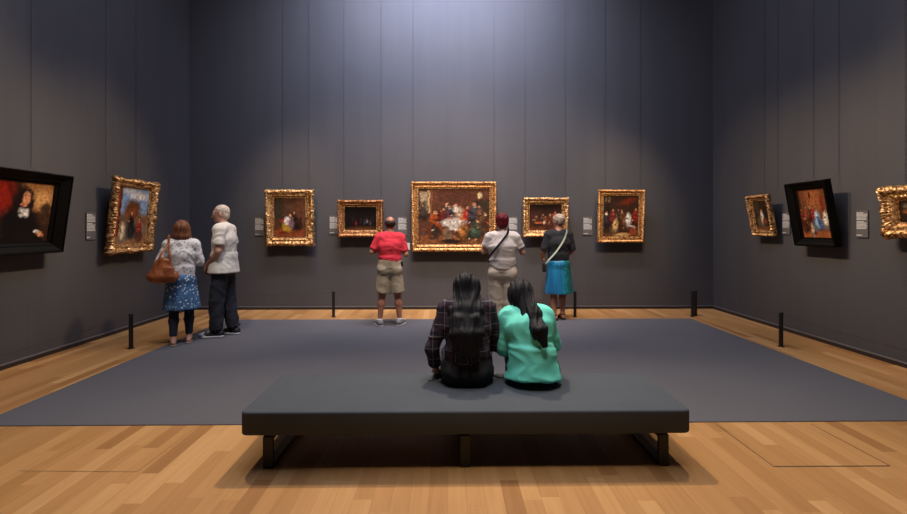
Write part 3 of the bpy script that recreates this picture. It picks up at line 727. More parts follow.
def body(J, mat, parent, girth=1.0, fem=0, hand_s=1.0, hip=1.0, leg=1.0):
    s = J['s']; g = girth; P = []
    u = (J['shR'] - J['shL']).normalized(); uh = (J['hipR'] - J['hipL']).normalized()
    hipm = (J['hipL'] + J['hipR']) / 2
    P += [C_(hipm, J['pel'], (.155 * s * g * hip, .11 * s * g), (.165 * s * g * hip, .115 * s * g), uh), C_(J['pel'], J['waist'], (.16 * s * g * hip, .11 * s * g), ((.135 - .012 * fem) * s * g, .10 * s * g), u),
          C_(J['waist'], J['chest'], ((.135 - .012 * fem) * s * g, .10 * s * g), (.158 * s * g, .112 * s * g), u, .04), C_(J['chest'], J['chest'].lerp(J['neck'], .55), (.158 * s * g, .112 * s * g), (.13 * s, .085 * s), u, .04),
          C_(J['shL'], J['shR'], .052 * s, .052 * s, u, .05)]
    hd = J['head']; f = J['look'].normalized(); up = J['hup'].normalized(); r = f.cross(up).normalized(); up = r.cross(f)
    P += [C_(J['neck'] - V(0, 0, .03), hd - up * .05 * s - f * .015 * s, .06 * s, .052 * s, k=.03)]
    for q in 'LR':
        P += [C_(J['neck'] + V(0, -.01, -.005), J['sh' + q].lerp(J['neck'], .25), .045 * s, .05 * s, k=.05),
              C_(J['sh' + q], J['el' + q], .047 * s, .036 * s, k=.04), C_(J['el' + q], J['el' + q].lerp(J['wr' + q], .35), .037 * s, .036 * s, k=.02), C_(J['el' + q].lerp(J['wr' + q], .35), J['wr' + q], .036 * s, .024 * s, k=.02)]
        P += [C_(J['hip' + q], J['hip' + q].lerp(J['kn' + q], .4), .088 * s * leg, .078 * s * leg, k=.04), C_(J['hip' + q].lerp(J['kn' + q], .4), J['kn' + q], .078 * s * leg, .054 * s * leg, k=.03),
              C_(J['kn' + q], J['kn' + q].lerp(J['an' + q], .35), .052 * s * leg, .056 * s * leg, k=.03), C_(J['kn' + q].lerp(J['an' + q], .35), J['an' + q], .055 * s * leg, .034 * s, k=.03)]
        hl = J['an' + q] + (J['an' + q] - J['toe' + q]) * V(.25, .25, 0); hl.z = J['an' + q].z - .045 * s
        P += [C_(J['an' + q], hl, .036 * s, .032 * s, k=.02), C_(J['an' + q] + V(0, 0, -.02 * s), J['toe' + q], (.036 * s, .034 * s), (.038 * s, .017 * s), (J['toe' + q] - J['an' + q]).cross(V(0, 0, 1)), k=.02)]
    # head with a face
    P += [E_(hd + up * .022 * s - f * .012 * s, (.074 * s, .093 * s, .092 * s), f, up, .02), E_(hd - up * .035 * s + f * .028 * s, (.058 * s, .062 * s, .078 * s), f, up, .03), E_(hd - up * .095 * s + f * .062 * s, (.024 * s, .02 * s, .02 * s), f, up, .03)]
    P += [C_(hd + up * .012 * s + f * .082 * s, hd - up * .034 * s + f * .106 * s, .009 * s, .014 * s, k=.012), E_(hd - up * .064 * s + f * .084 * s, (.024 * s, .012 * s, .010 * s), f, up, .01), C_(hd + up * .028 * s + f * .080 * s - r * .035 * s, hd + up * .028 * s + f * .080 * s + r * .035 * s, .010 * s, k=.015)]
    for e in (-1, 1):
        P += [E_(hd + r * e * .031 * s + up * .006 * s + f * .088 * s, (.014 * s, .010 * s, .010 * s), f, up, .01, 's'),
              E_(hd + r * e * .077 * s - up * .01 * s - f * .008 * s, (.009 * s, .02 * s, .031 * s), f + r * e * .4, up, .008)]
    for q in 'LR':
        d = J['hd' + q] or (J['wr' + q] - J['el' + q]); pn = J['pn' + q]
        d_ = d.normalized(); p_ = (pn - d_ * pn.dot(d_)).normalized(); uu = d_.cross(p_)
        side = 1 if uu.dot(J.get('th' + q, V(0, 1, .3))) > 0 else -1
        P += hand(J['wr' + q], d, pn, J.get('curl' + q, J['curl']), side, s * hand_s)
    o = solid('body', P, mat, parent, .0075)
    for e in (-1, 1):
        bm = bmesh.new(); bmesh.ops.create_uvsphere(bm, u_segments=12, v_segments=8, radius=.011 * s)
        for v_ in bm.verts: v_.co += hd + r * e * .031 * s + up * .005 * s + f * .080 * s
        eo = from_bm('eye', bm, MP['eye'], parent, True)
        bm = bmesh.new(); bmesh.ops.create_uvsphere(bm, u_segments=10, v_segments=6, radius=.006 * s)
        for v_ in bm.verts: v_.co += hd + r * e * .031 * s + up * .005 * s + f * .0868 * s
        from_bm('iris', bm, MP['iris'], eo, True)
    J['_r'], J['_up'], J['_f'] = r, up, f
    return o

def top(J, mat, parent, sleeve=.55, hem=.88, ease=.012, hemw=(.19, .14), name='shirt', wr=(.005, (9, 9, 14)), belly=0, cuff=0.02, girth=1.0, hipc=None, hemu=None, k=.03, sw=0.062):
    s = J['s']; g = girth; u = (J['shR'] - J['shL']).normalized(); e = ease
    hemp = hipc or V(J['pel'].x, J['pel'].y, hem * s); hu = hemu or u
    P = [C_(J['waist'], hemp, ((.138 * g) * s + e, .105 * s * g + e + belly * .5), (hemw[0] * s, hemw[1] * s), hu, .05, 2), C_(J['waist'], J['chest'], (.138 * s * g + e, .105 * s * g + e + belly * .5), (.162 * s * g + e, .118 * s * g + e), u, .05),
         C_(J['chest'], J['chest'].lerp(J['neck'], .6), (.162 * s * g + e, .118 * s * g + e), (.135 * s + e, .088 * s + e), u, .04), C_(J['shL'], J['shR'], .058 * s + e * .6, .058 * s + e * .6, u, .06)]
    for q in 'LR':
        P += [C_(J['neck'] + V(0, -.01, -.02 * s), J['sh' + q].lerp(J['neck'], .25), .045 * s + e * .7, .054 * s + e * .5, k=.05)]
        if sleeve <= 1: P += [C_(J['sh' + q], J['sh' + q].lerp(J['el' + q], sleeve), .056 * s + e * .5, sw * s + e * .5 - .012 * s * sleeve, k=k, flat=2)]
        else: P += [C_(J['sh' + q], J['el' + q], .055 * s + e * .5, .045 * s + e * .4, k=k), C_(J['el' + q], J['el' + q].lerp(J['wr' + q], sleeve - 1), .045 * s + e * .4, .033 * s + cuff * s, k=.02, flat=2)]
    return solid(name, P, mat, parent, .009, wr, seed=len(name) + int(s * 100))

def trousers(J, mat, parent, length=.97, ease=.012, wr=(.006, (10, 10, 12)), top_z=1.03, name='trousers', hem=.075, waist=(.15, .12), hip=1.0, knee=.07, g=1.0, taper=1):
    s = J['s']; e = ease; P = [C_(V(J['pel'].x, J['pel'].y, top_z * s), J['pel'], (waist[0] * s * g + e, waist[1] * s * g), (.165 * s * hip * g + e, .125 * s * g), (J['hipR'] - J['hipL']), .02, 2),
                               C_(J['hipL'], J['hipR'], (.115 * s * g, .10 * s * hip * g), (.115 * s * g, .10 * s * hip * g), V(0, 1, 0), .025)]
    for i, q in enumerate('LR'):
        kn, an = J['kn' + q], J['an' + q]
        if length <= .5:
            P += [C_(J['hip' + q], J['hip' + q].lerp(kn, length / .5), .098 * s * hip, (knee + e) * s, k=.03, flat=2)]
        else:
            P += [C_(J['hip' + q], kn, .098 * s * hip, (knee + e) * s, k=.03), C_(kn, kn.lerp(an, (length - .5) / .5), (knee + e) * s, (hem) * s, k=.02, flat=2)]
        P += [E_(J['hip' + q] + V(0, -.045, .0) * s, (.085 * s * hip, .075 * s * g, .09 * s), k=.03)]
    return solid(name, P, mat, parent, .009, wr, seed=3)

def skirt(J, mat, parent, z0, z1, r0, r1, pleat=(9, .05, 0), dy=0, name='skirt'):
    s = J['s']; c = J['pel']
    P = [C_((c.x, c.y + dy, z0 * s), (c.x, c.y + dy, z1 * s), (r0[0] * s, r0[1] * s), (r1[0] * s, r1[1] * s), pleat=pleat, flat=2, k=.01), E_((c.x, c.y - .03, .92 * s), (.165 * s, .13 * s, .1 * s), k=.03)]
    return solid(name, P, mat, parent, .009, (.004, (7, 7, 3)))

def shoe(J, q, mat, sole, parent, low=True, name='shoe'):
    s = J['s']; a, t = J['an' + q], J['toe' + q]; d = (t - a); d.z = 0; d.normalize(); u = d.cross(V(0, 0, 1)); zt = .03
    hl = V(a.x, a.y, 0) - d * .045 * s
    tt = V(a.x, a.y, 0) + d * .18 * s
    P = [C_(hl + V(0, 0, .045), tt - d * .04 + V(0, 0, .040), (.040 * s, .042 * s), (.047 * s, .030 * s), u, .02), C_(hl + V(0, 0, .05), hl + d * .05 + V(0, 0, .085), (.038 * s, .044 * s), (.040 * s, .045 * s), u, .03)]
    o = solid(name, P, mat, parent, .007, cuts=[((0, 0, .018), (0, 0, -1)), ((0, 0, .10), (0, 0, 1))])
    P = [C_(hl + V(0, 0, .012), tt - d * .035 + V(0, 0, .012), (.045 * s, .045 * s), (.052 * s, .045 * s), u, .01)]
    solid('sole', P, sole, o, .006, cuts=[((0, 0, .024), (0, 0, 1)), ((0, 0, .001), (0, 0, -1))], relax=0)
    return o

def strap(name, pts, wd, th, mat, parent, nrm_c=None):
    """flat band through the points; normal points away from centre nrm_c"""
    bm = bmesh.new(); rings = []; pts = [Vector(p) for p in pts]; n = len(pts)
    # smooth by Catmull-Rom
    Q = []
    for i in range(n - 1):
        p0, p1, p2, p3 = pts[max(i - 1, 0)], pts[i], pts[i + 1], pts[min(i + 2, n - 1)]
        for k in range(6):
            t_ = k / 6; Q.append(.5 * ((2 * p1) + (p2 - p0) * t_ + (2 * p0 - 5 * p1 + 4 * p2 - p3) * t_ ** 2 + (3 * p1 - p0 - 3 * p2 + p3) * t_ ** 3))
    Q.append(pts[-1])
    for i, p in enumerate(Q):
        d = (Q[min(i + 1, len(Q) - 1)] - Q[max(i - 1, 0)]).normalized(); c = nrm_c(p) if nrm_c else V(0, 0, 0)
        nn = (p - c); nn = (nn - d * nn.dot(d)).normalized(); b = d.cross(nn)
        rings.append([bm.verts.new(p + b * x * wd / 2 + nn * y * th) for x, y in ((-1, 0), (1, 0), (1, 1), (-1, 1))])
    for A, B in zip(rings, rings[1:]):
        for k_ in range(4): bm.faces.new((A[k_], A[(k_ + 1) % 4], B[(k_ + 1) % 4], B[k_]))
    bm.faces.new(rings[0]); bm.faces.new(rings[-1])
    return from_bm(name, bm, mat, parent)

MP = {}
MP['eye'] = plain_mat('eye_white', (.7, .68, .64, 1), .3); MP['iris'] = plain_mat('iris_dark', (.02, .012, .008, 1), .2)
SK_W = skin_mat('skin_pale', (.52, .27, .19, 1)); SK_T = skin_mat('skin_tan', (.40, .17, .10, 1)); SK_A = skin_mat('skin_olive', (.42, .22, .13, 1))

def person(x, y, rz, label, z=.004):
    r = empty('person', (x, y, z), (0, 0, rz)); tag(r, label, 'person', None); return r
def pl(px, py): return atZ(px, py)

# --- man in the red polo shirt
p = pl(390, 325.5); R_ = person(p.x, p.y, R(8), 'balding man in a red polo shirt and khaki shorts seen from behind')
J = stand(1.675, shw=.172, feet=((-.155, 0), (.15, 0)), toe=((-.35, 1), (.45, 1)), lean=.03)
J['look'] = V(-.25, 1, -.1)
J['elL'] = V(-.275, .0, 1.13); J['wrL'] = V(-.15, .22, 1.15); J['elR'] = V(.245, -.01, 1.09); J['wrR'] = V(.20, .2, 1.16); J['curl'] = .9; J['thL'] = J['thR'] = V(0, 0, 1); J['pnL'] = V(0, -1, 0); J['pnR'] = V(-1, 0, 0)
body(J, SK_T, R_, 1.1)
m = cloth_mat('red_pique', (.62, .025, .045, 1), .85, .14)
sh = top(J, m, R_, .8, 1.0, .016, (.168, .128), 'polo_shirt', (.007, (8, 8, 12)), belly=.01, girth=1.10)
solid('collar', [C_(J['neck'] + V(0, -.005, -.015), J['neck'] + V(0, .0, .028), .075, .066, k=.01, flat=2)], m, sh, .006)
m = cloth_mat('khaki_cotton', (.40, .33, .22, 1), .9, .15)
trousers(J, m, R_, .45, .012, (.005, (8, 8, 9)), top_z=1.06, name='shorts', knee=.102, waist=(.155, .13), g=1.1, hip=1.04)
solid('belt', [C_((0, .0, .985), (0, .0, 1.012), (.170, .136), (.168, .134), flat=2, k=.005)], M['black'], R_, .007)
solid('phone_pouch', [C_((.175, -.04, .90), (.175, -.04, .99), (.022, .035), (.022, .035), flat=2, k=.01)], M['black'], R_, .007)
hm = hair_mat('dark_fringe_hair', (.022, .013, .009, 1), (.06, .035, .025, 1))
hd, f, up, rr = J['head'], J['_f'], J['_up'], J['_r']
solid('hair', [E_(hd + up * .006 - f * .018, (.083, .097, .075), f, up)], hm, R_, .006, (.002, (40, 40, 20)), cuts=[(hd + up * .050 - f * .03, (up * .85 - f * .1)), (hd + f * .012, f - up * .05)])
mb, mw = plain_mat('trainer_grey', (.20, .20, .20, 1), .7), plain_mat('trainer_white', (.62, .60, .58, 1), .7)
for q in 'LR':
    o = shoe(J, q, mb, mw, R_)
    a = J['an' + q]; solid('sock', [C_(a + V(0, 0, -.02), a + V(0, -.005, .035), .044, .043, flat=2, k=.01)], mw, R_, .006)
    d = J['toe' + q] - a; d.z = 0; d.normalize(); b = a + d * .05
    solid('tongue', [C_(V(b.x, b.y, .085), V(b.x, b.y, .062) + d * .09, (.034, .014), (.044, .014), d.cross(V(0, 0, 1)), k=.01)], mw, o, .006)
box_obj('folded_leaflet', (.185, .275, 1.15), (.30, .283, 1.26), mw, None).name = 'folded_leaflet'
lf = bpy.data.objects['folded_leaflet']; lf.location = R_.location + Vector((.02, .02, 0)); lf.rotation_euler = R_.rotation_euler; tag(lf, 'small white leaflet held in the right hand of the man in red', 'leaflet')

# --- man in the cream shirt (profile, looking left)
p = pl(224, 335.5); R_ = person(p.x, p.y, R(94), 'tall white-haired man in a cream short-sleeved shirt and dark jeans')
J = stand(1.83, shw=.185, feet=((-.10, .09), (.08, -.07)), toe=((-.1, 1), (.25, 1)), lean=-.01)
J['neck'].y += .01; J['look'] = V(.22, 1, -.10).reflect(V(1, 0, 0)); J['head'] += V(0, .035, -.01)
J['elR'] = J['shR'] + V(.055, -.03, -.29); J['elL'] = J['shL'] + V(-.055, -.02, -.29); J['wrR'] = V(.10, .20, .975); J['wrL'] = V(-.07, .21, .965)
J['hdR'] = V(-.5, .2, -.9); J['hdL'] = V(.5, .25, -.85); J['pnR'] = J['pnL'] = V(0, -1, 0); J['curl'] = .7; J['thL'] = J['thR'] = V(0, .6, 1)
body(J, SK_W, R_, 1.03)
m = cloth_mat('cream_linen', (.70, .66, .56, 1), .9, .06)
sh = top(J, m, R_, .72, .845, .018, (.236, .187), 'shirt', (.007, (8, 8, 9)), belly=.05, girth=1.04, sw=.07)
solid('collar', [C_(J['neck'] + V(0, -.005, -.02), J['neck'] + V(0, .008, .035), .078, .068, k=.01, flat=2)], m, sh, .006)
mj = cloth_mat('black_denim', (.018, .020, .027, 1), .85, .35, 6)
trousers(J, mj, R_, .985, .012, (.010, (9, 9, 8)), name='jeans', hem=.078, knee=.08)
hd, f, up, rr = J['head'], J['_f'], J['_up'], J['_r']
hm = hair_mat('white_grey_hair', (.42, .33, .25, 1), (.72, .64, .54, 1))
solid('hair', [E_(hd + up * .034 - f * .022, (.083, .100, .092), f, up), E_(hd - up * .03 - f * .055, (.07, .055, .06), f, up)], hm, R_, .006, (.003, (45, 45, 25), 1), cuts=[(hd + f * .035 + up * .04, f * 1.0 - up * .55)])
g = []
for e in (-1, 1):
    bm = bmesh.new(); c = hd + rr * e * .033 + up * .006 + f * .102
    add_tube(bm, [c + rr * .021 * math.cos(a) + up * .015 * math.sin(a) for a in [i * math.pi / 8 for i in range(17)]], .0022, 6)
    add_tube(bm, [c + rr * e * .021, hd + rr * e * .082 + up * .01 + f * .08, hd + rr * e * .086 + up * .008 - f * .01], .0022, 6)
    go = from_bm('glasses_rim', bm, M['black'], R_)
ms = plain_mat('canvas_shoe_black', (.015, .015, .017, 1), .7)
for q in 'LR':
    o = shoe(J, q, ms, mw, R_)
    a = J['an' + q]; d = J['toe' + q] - a; d.z = 0; d.normalize(); b = V(a.x, a.y, 0) + d * .15
    solid('toe_cap', [E_(b + V(0, 0, .036), (.050, .075, .036), d, k=.01)], mw, o, .006, cuts=[((0, 0, .01), (0, 0, -1))])
    solid('laces', [C_(b - d * .03 + V(0, 0, .062), b - d * .075 + V(0, 0, .088), (.024, .010), (.024, .010), d.cross(V(0, 0, 1)), k=.01)], mw, o, .006)

# --- woman with the tan bag
p = pl(181.5, 343.5); R_ = person(p.x, p.y, R(26), 'woman in a patterned white cardigan and blue flowered skirt with brown bobbed hair')
J = stand(1.59, shw=.165, hipw=.09, feet=((-.085, -.05), (.085, .05)), toe=((-.15, 1), (.1, 1)))
J['look'] = V(-.15, 1, .0)
J['elL'] = V(-.25, -.02, 1.06); J['elR'] = V(.225, -.0, 1.05); J['wrL'] = V(-.04, .19, 1.08); J['wrR'] = V(.06, .20, 1.05); J['pnL'] = J['pnR'] = V(0, -1, 0); J['curl'] = .8; J['thL'] = J['thR'] = V(0, 0, 1)
body(J, SK_W, R_, 1.0, 1)
t = NT('white_lace_knit'); v1 = t.n('ShaderNodeTexVoronoi'); v1.inputs['Scale'].default_value = 26; t.l(t.obj(), v1.inputs['Vector']); n_ = t.noise(16, detail=4)
t.base(t.ramp(t.mix(.5, v1.outputs[0], n_), [(.34, (.30, .31, .32, 1)), (.46, (.66, .65, .63, 1))])); t.rough(.9); t.bump(n_, .4, .006)
top(J, t.m, R_, 1.35, .86, .014, (.175, .13), 'cardigan', (.006, (9, 9, 10)), girth=1.0, cuff=.028)
t = NT('blue_flower_print'); v1 = t.n('ShaderNodeTexVoronoi'); v1.inputs['Scale'].default_value = 24; t.l(t.obj(), v1.inputs['Vector'])
v2 = t.n('ShaderNodeTexVoronoi'); v2.inputs['Scale'].default_value = 48; t.l(t.obj(), v2.inputs['Vector'])
c0 = t.ramp(t.noise(5, detail=3), [(.35, (.030, .085, .19, 1)), (.65, (.055, .15, .30, 1))])
c1 = t.mix(t.math('LESS_THAN', v2.outputs[0], .22), c0, (.20, .36, .50, 1)); c2 = t.mix(t.math('LESS_THAN', v1.outputs[0], .26), c1, (.55, .66, .70, 1))
t.base(c2); t.rough(.85)
skirt(J, t.m, R_, .95, .50, (.18, .14), (.235, .20), (8, .05, .5))
mn = cloth_mat('navy_leggings', (.010, .013, .028, 1), .8, .2)
for q in 'LR':
    solid('legging', [C_(J['hip' + q].lerp(J['kn' + q], .6), J['kn' + q], .066, .056, k=.02, flat=2), C_(J['kn' + q], J['kn' + q].lerp(J['an' + q], .35), .056, .058, k=.03), C_(J['kn' + q].lerp(J['an' + q], .35), J['kn' + q].lerp(J['an' + q], .90), .058, .042, k=.03, flat=2)], mn, R_, .008)
mt = plain_mat('beige_leather', (.30, .22, .15, 1), .5)
for q in 'LR':
    a, tt = J['an' + q], J['toe' + q]; d = tt - a; d.z = 0; d.normalize(); b = V(a.x, a.y, 0); u = d.cross(V(0, 0, 1))
    so = solid('sandal', [C_(b - d * .055 + V(0, 0, .008), b + d * .15 + V(0, 0, .008), (.036, .036), (.044, .04), u, .01)], mt, R_, .006, cuts=[((0, 0, .016), (0, 0, 1)), ((0, 0, .001), (0, 0, -1))], relax=0)
    strap('sandal_strap', [b + d * .09 - u * .045 + V(0, 0, .012), b + d * .085 - u * .03 + V(0, 0, .05), b + d * .08 + V(0, 0, .062), b + d * .085 + u * .03 + V(0, 0, .05), b + d * .09 + u * .045 + V(0, 0, .012)], .03, .004, mt, so, lambda p_, b=b: b)
hd, f, up, rr = J['head'], J['_f'], J['_up'], J['_r']
hm = hair_mat('auburn_brown_hair', (.07, .022, .010, 1), (.26, .11, .055, 1))
solid('hair', [E_(hd + up * .03 - f * .022, (.088, .103, .092), f, up), C_(hd - up * .0 - f * .035, hd - up * .085 - f * .045, (.088, .070), (.095, .068), rr, .03), C_(hd + rr * .07, hd + rr * .082 - up * .09 - f * .02, .025, .028, k=.03), C_(hd - rr * .07, hd - rr * .082 - up * .09 - f * .02, .025, .028, k=.03)], hm, R_, .006, (.004, (38, 38, 8), 1), cuts=[(hd + f * .055 + up * .03, f - up * .3)])
# the bag (a thing of its own, hanging from her left shoulder)
mb_ = NT('tan_leather'); nn_ = mb_.noise(7, detail=4); mb_.base(mb_.ramp(nn_, [(.3, (.17, .045, .014, 1)), (.7, (.33, .10, .030, 1))])); mb_.rough(.42); mb_.bump(mb_.noise(60), .3, .004); mb_ = mb_.m
bag = empty('shoulder_bag', R_.location, R_.rotation_euler); tag(bag, 'tan leather slouch bag hanging from the left shoulder of the cardigan woman', 'handbag')
bx, byy, bz = -.17, -.19, .995
bu = V(1, -.18, 0)
solid('bag_body', [C_((bx - .02, byy, bz - .10), (bx - .01, byy, bz + .09), (.155, .075), (.085, .04), bu, .04), C_((bx - .12, byy + .02, bz - .10), (bx + .09, byy - .02, bz - .10), (.07, .055), (.07, .055), V(0, 1, 0), .05)], mb_, bag, .009, (.007, (12, 12, 8)))
solid('bag_pocket', [C_((bx + .05, byy - .085, bz - .10), (bx + .05, byy - .065, bz + .01), (.07, .02), (.055, .02), bu, .02)], mb_, bag, .008, (.003, (20, 20, 14)))
for k_, dx in enumerate((-.07, .065)):
    strap('bag_handle', [(bx + dx, byy - .05, bz + .08), (bx + dx * .6 + .02, byy - .03, bz + .2), (-.135, -.11, 1.29 - .02 * k_), (-.135, -.045 - .02 * k_, 1.405), (-.14, .05, 1.36), (-.17, .06, 1.22), (bx + dx * .4, byy + .16, bz + .16), (bx + dx, byy + .05, bz + .08)], .02, .007, mb_, bag, lambda p_: V(-.1, 0, 1.25))

# --- red-haired woman in cream
p = Vector((.76, 6.28, 0)); R_ = person(p.x, p.y, R(-10), 'red-haired woman in a white t-shirt and cream trousers, dark strap across her back')
J = stand(1.70, shw=.185, hipw=.095, feet=((-.10, .02), (.10, 0)), lean=.02)
J['look'] = V(-.1, 1, -.08); J['head'] += V(-.01, .01, 0)
J['elL'] = V(-.265, .03, 1.17); J['wrL'] = V(-.16, .24, 1.22); J['elR'] = V(.27, .05, 1.16); J['wrR'] = V(.22, .27, 1.24); J['pnL'] = V(1, 0, 0); J['pnR'] = V(-1, 0, 0); J['curl'] = .9; J['thL'] = J['thR'] = V(0, 0, 1)
body(J, SK_W, R_, 1.06, 0.3, hip=.98)
m = cloth_mat('white_tshirt', (.70, .61, .53, 1), .9, .07)
top(J, m, R_, .68, .965, .012, (.178, .142), 't_shirt', (.007, (8, 8, 12)), girth=1.15, sw=.068)
m = cloth_mat('cream_trousers', (.70, .58, .43, 1), .9, .08)
trousers(J, m, R_, .97, .012, (.005, (7, 7, 8)), hem=.085, knee=.092, hip=1.06, g=1.04)
hd, f, up, rr = J['head'], J['_f'], J['_up'], J['_r']
hm = hair_mat('dyed_red_hair', (.06, .006, .008, 1), (.26, .022, .03, 1), (60, 60, 14))
solid('hair', [E_(hd + up * .03 - f * .022, (.092, .104, .093), f, up), E_(hd - up * .035 - f * .05, (.078, .055, .065), f, up)], hm, R_, .006, (.005, (38, 38, 20), 1), cuts=[(hd + f * .04 + up * .04, f - up * .4)])
strap('bag_strap', [(.10, .10, 1.38), (.085, .0, 1.485), (.065, -.09, 1.42), (-.01, -.152, 1.31), (-.10, -.158, 1.20), (-.175, -.10, 1.10), (-.20, 0, 1.04), (-.17, .11, 1.03)], .03, .006, M['black'], R_, lambda p_: V(0, .02, p_.z))
for q in 'LR': shoe(J, q, mt, mw, R_)

# --- woman in black top and blue skirt
p = pl(558.5, 319.3); R_ = person(p.x, p.y, R(6), 'woman in a black top and shiny blue skirt with fair pinned-up hair')
J = stand(1.72, shw=.18, hipw=.09, feet=((-.09, -.02), (.07, .03)), toe=((-.5, 1), (.1, 1)), lean=.0)
J['look'] = V(-.5, 1, -.1)
J['elL'] = V(-.235, .02, 1.12); J['wrL'] = V(-.21, .2, 1.02); J['elR'] = V(.235, .02, 1.12); J['wrR'] = V(.24, .2, 1.05); J['curl'] = .8; J['thL'] = J['thR'] = V(0, 0, 1)
body(J, SK_T, R_, 1.05, .5)
m = cloth_mat('black_jersey', (.010, .011, .014, 1), .9, .2)
top(J, m, R_, .97, .87, .012, (.178, .135), 'top', (.006, (8, 8, 10)), girth=1.08, sw=.076)
t = NT('blue_sequin_satin'); sx = t.n('ShaderNodeSeparateXYZ'); t.l(t.obj(), sx.inputs[0])
v1 = t.n('ShaderNodeTexVoronoi'); v1.inputs['Scale'].default_value = 38; t.l(t.obj(), v1.inputs['Vector'])
blue = t.ramp(t.noise(1, t.mapping(scale=(16, 16, 1.5)), 3), [(.3, (.008, .10, .24, 1)), (.7, (.02, .24, .42, 1))])
teal = t.mix(t.math('LESS_THAN', v1.outputs[0], .28), (.005, .13, .15, 1), (.10, .55, .50, 1))
mk = t.ramp(t.math('ADD', sx.outputs[0], t.math('MULTIPLY', t.noise(6), .1)), [(.075, (0, 0, 0, 1)), (.10, (1, 1, 1, 1))])
t.base(t.mix(mk, blue, teal)); t.rough(.38)
skirt(J, t.m, R_, .97, .435, (.185, .145), (.235, .19), (7, .06, .2))
hd, f, up, rr = J['head'], J['_f'], J['_up'], J['_r']
hm = hair_mat('ash_blonde_hair', (.12, .09, .065, 1), (.52, .43, .33, 1), (70, 70, 18))
solid('hair', [E_(hd + up * .032 - f * .022, (.085, .102, .092), f, up), E_(hd + up * .04 - f * .105, (.045, .035, .05), f, up), E_(hd - up * .02 - f * .06, (.065, .045, .05), f, up)], hm, R_, .006, (.006, (30, 30, 26)), cuts=[(hd + f * .045 + up * .04, f - up * .4)])
mst = plain_mat('pale_green_strap', (.48, .55, .42, 1), .7)
strap('bag_strap', [(.12, .10, 1.38), (.125, .0, 1.50), (.105, -.09, 1.43), (.02, -.148, 1.28), (-.09, -.150, 1.12), (-.19, -.10, .99), (-.235, -.03, .90)], .026, .006, mst, R_, lambda p_: V(0, .02, p_.z))
solid('bag_pouch', [C_((-.245, -.01, .80), (-.245, .0, .91), (.028, .075), (.028, .07), V(1, 0, 0), .02)], M['black'], R_, .008)
for q in 'LR':
    a, tt = J['an' + q], J['toe' + q]; d = tt - a; d.z = 0; d.normalize(); b = V(a.x, a.y, 0); u = d.cross(V(0, 0, 1))
    so = solid('sandal', [C_(b - d * .055 + V(0, 0, .010), b + d * .16 + V(0, 0, .008), (.038, .036), (.046, .04), u, .01)], M['black'], R_, .006, cuts=[((0, 0, .018), (0, 0, 1)), ((0, 0, .001), (0, 0, -1))], relax=0)
    strap('sandal_strap', [b + d * .09 - u * .047 + V(0, 0, .012), b + d * .085 - u * .03 + V(0, 0, .055), b + d * .08 + V(0, 0, .07), b + d * .085 + u * .03 + V(0, 0, .055), b + d * .09 + u * .047 + V(0, 0, .012)], .035, .005, M['black'], so, lambda p_, b=b: b)
    strap('ankle_strap', [V(a.x, a.y, a.z + .0) + V(math.cos(i * math.pi / 4) * .043, math.sin(i * math.pi / 4) * .043 - .005, 0) for i in range(9)], .014, .004, M['black'], so, lambda p_, a=a: a)

# --- seated figures on the bench (local origin on the seat, facing +Y)
def seated(shw=.175, tilt=0, lx=0):
    J = dict(s=.97); s = .97
    J['pel'] = V(0, .02, .10); J['hipL'], J['hipR'] = V(-.09, .03, .09), V(.09, .03, .09); J['waist'] = V(tilt * .3, .0, .25); J['chest'] = V(tilt * .7, .06, .42); J['neck'] = V(tilt * 1.1, .13, .575)
    J['shL'], J['shR'] = V(-shw + tilt, .10, .53), V(shw + tilt, .10, .53); J['head'] = V(tilt * 1.5, .20, .70); J['look'] = V(0, 1, -.35); J['hup'] = V(0, .2, 1)
    fl = -bt
    for i, q in enumerate('LR'):
        sx = (-1, 1)[i]; J['kn' + q] = V(sx * .13, .47, .10); J['an' + q] = V(sx * .12, .50, fl + .1); J['toe' + q] = V(sx * .13, .64, fl + .04)
    J['hdL'] = J['hdR'] = None; J['pnL'] = J['pnR'] = V(0, 0, -1); J['curl'] = .5
    return J
def seat_trousers(J, mat, parent, g=1.0, name='trousers'):
    P = [C_((0, .0, .10), (0, .0, .24), (.172 * g, .125), (.138 * g, .112), k=.04), C_((-.085, -.015, .088), (.085, -.015, .088), (.115, .085), (.115, .085), V(0, 1, 0), .05)]
    for q in 'LR':
        P += [C_(J['hip' + q], J['kn' + q], .102, .078, k=.03), C_(J['kn' + q], J['kn' + q].lerp(J['an' + q], .95), .078, .056, k=.02, flat=2)]
    return solid(name, P, mat, parent, .009, (.006, (10, 10, 10)), cuts=[((0, 0, .004), (0, -.0, -1))] if False else ())

mblk = cloth_mat('black_trousers', (.008, .008, .009, 1), .9, .2)
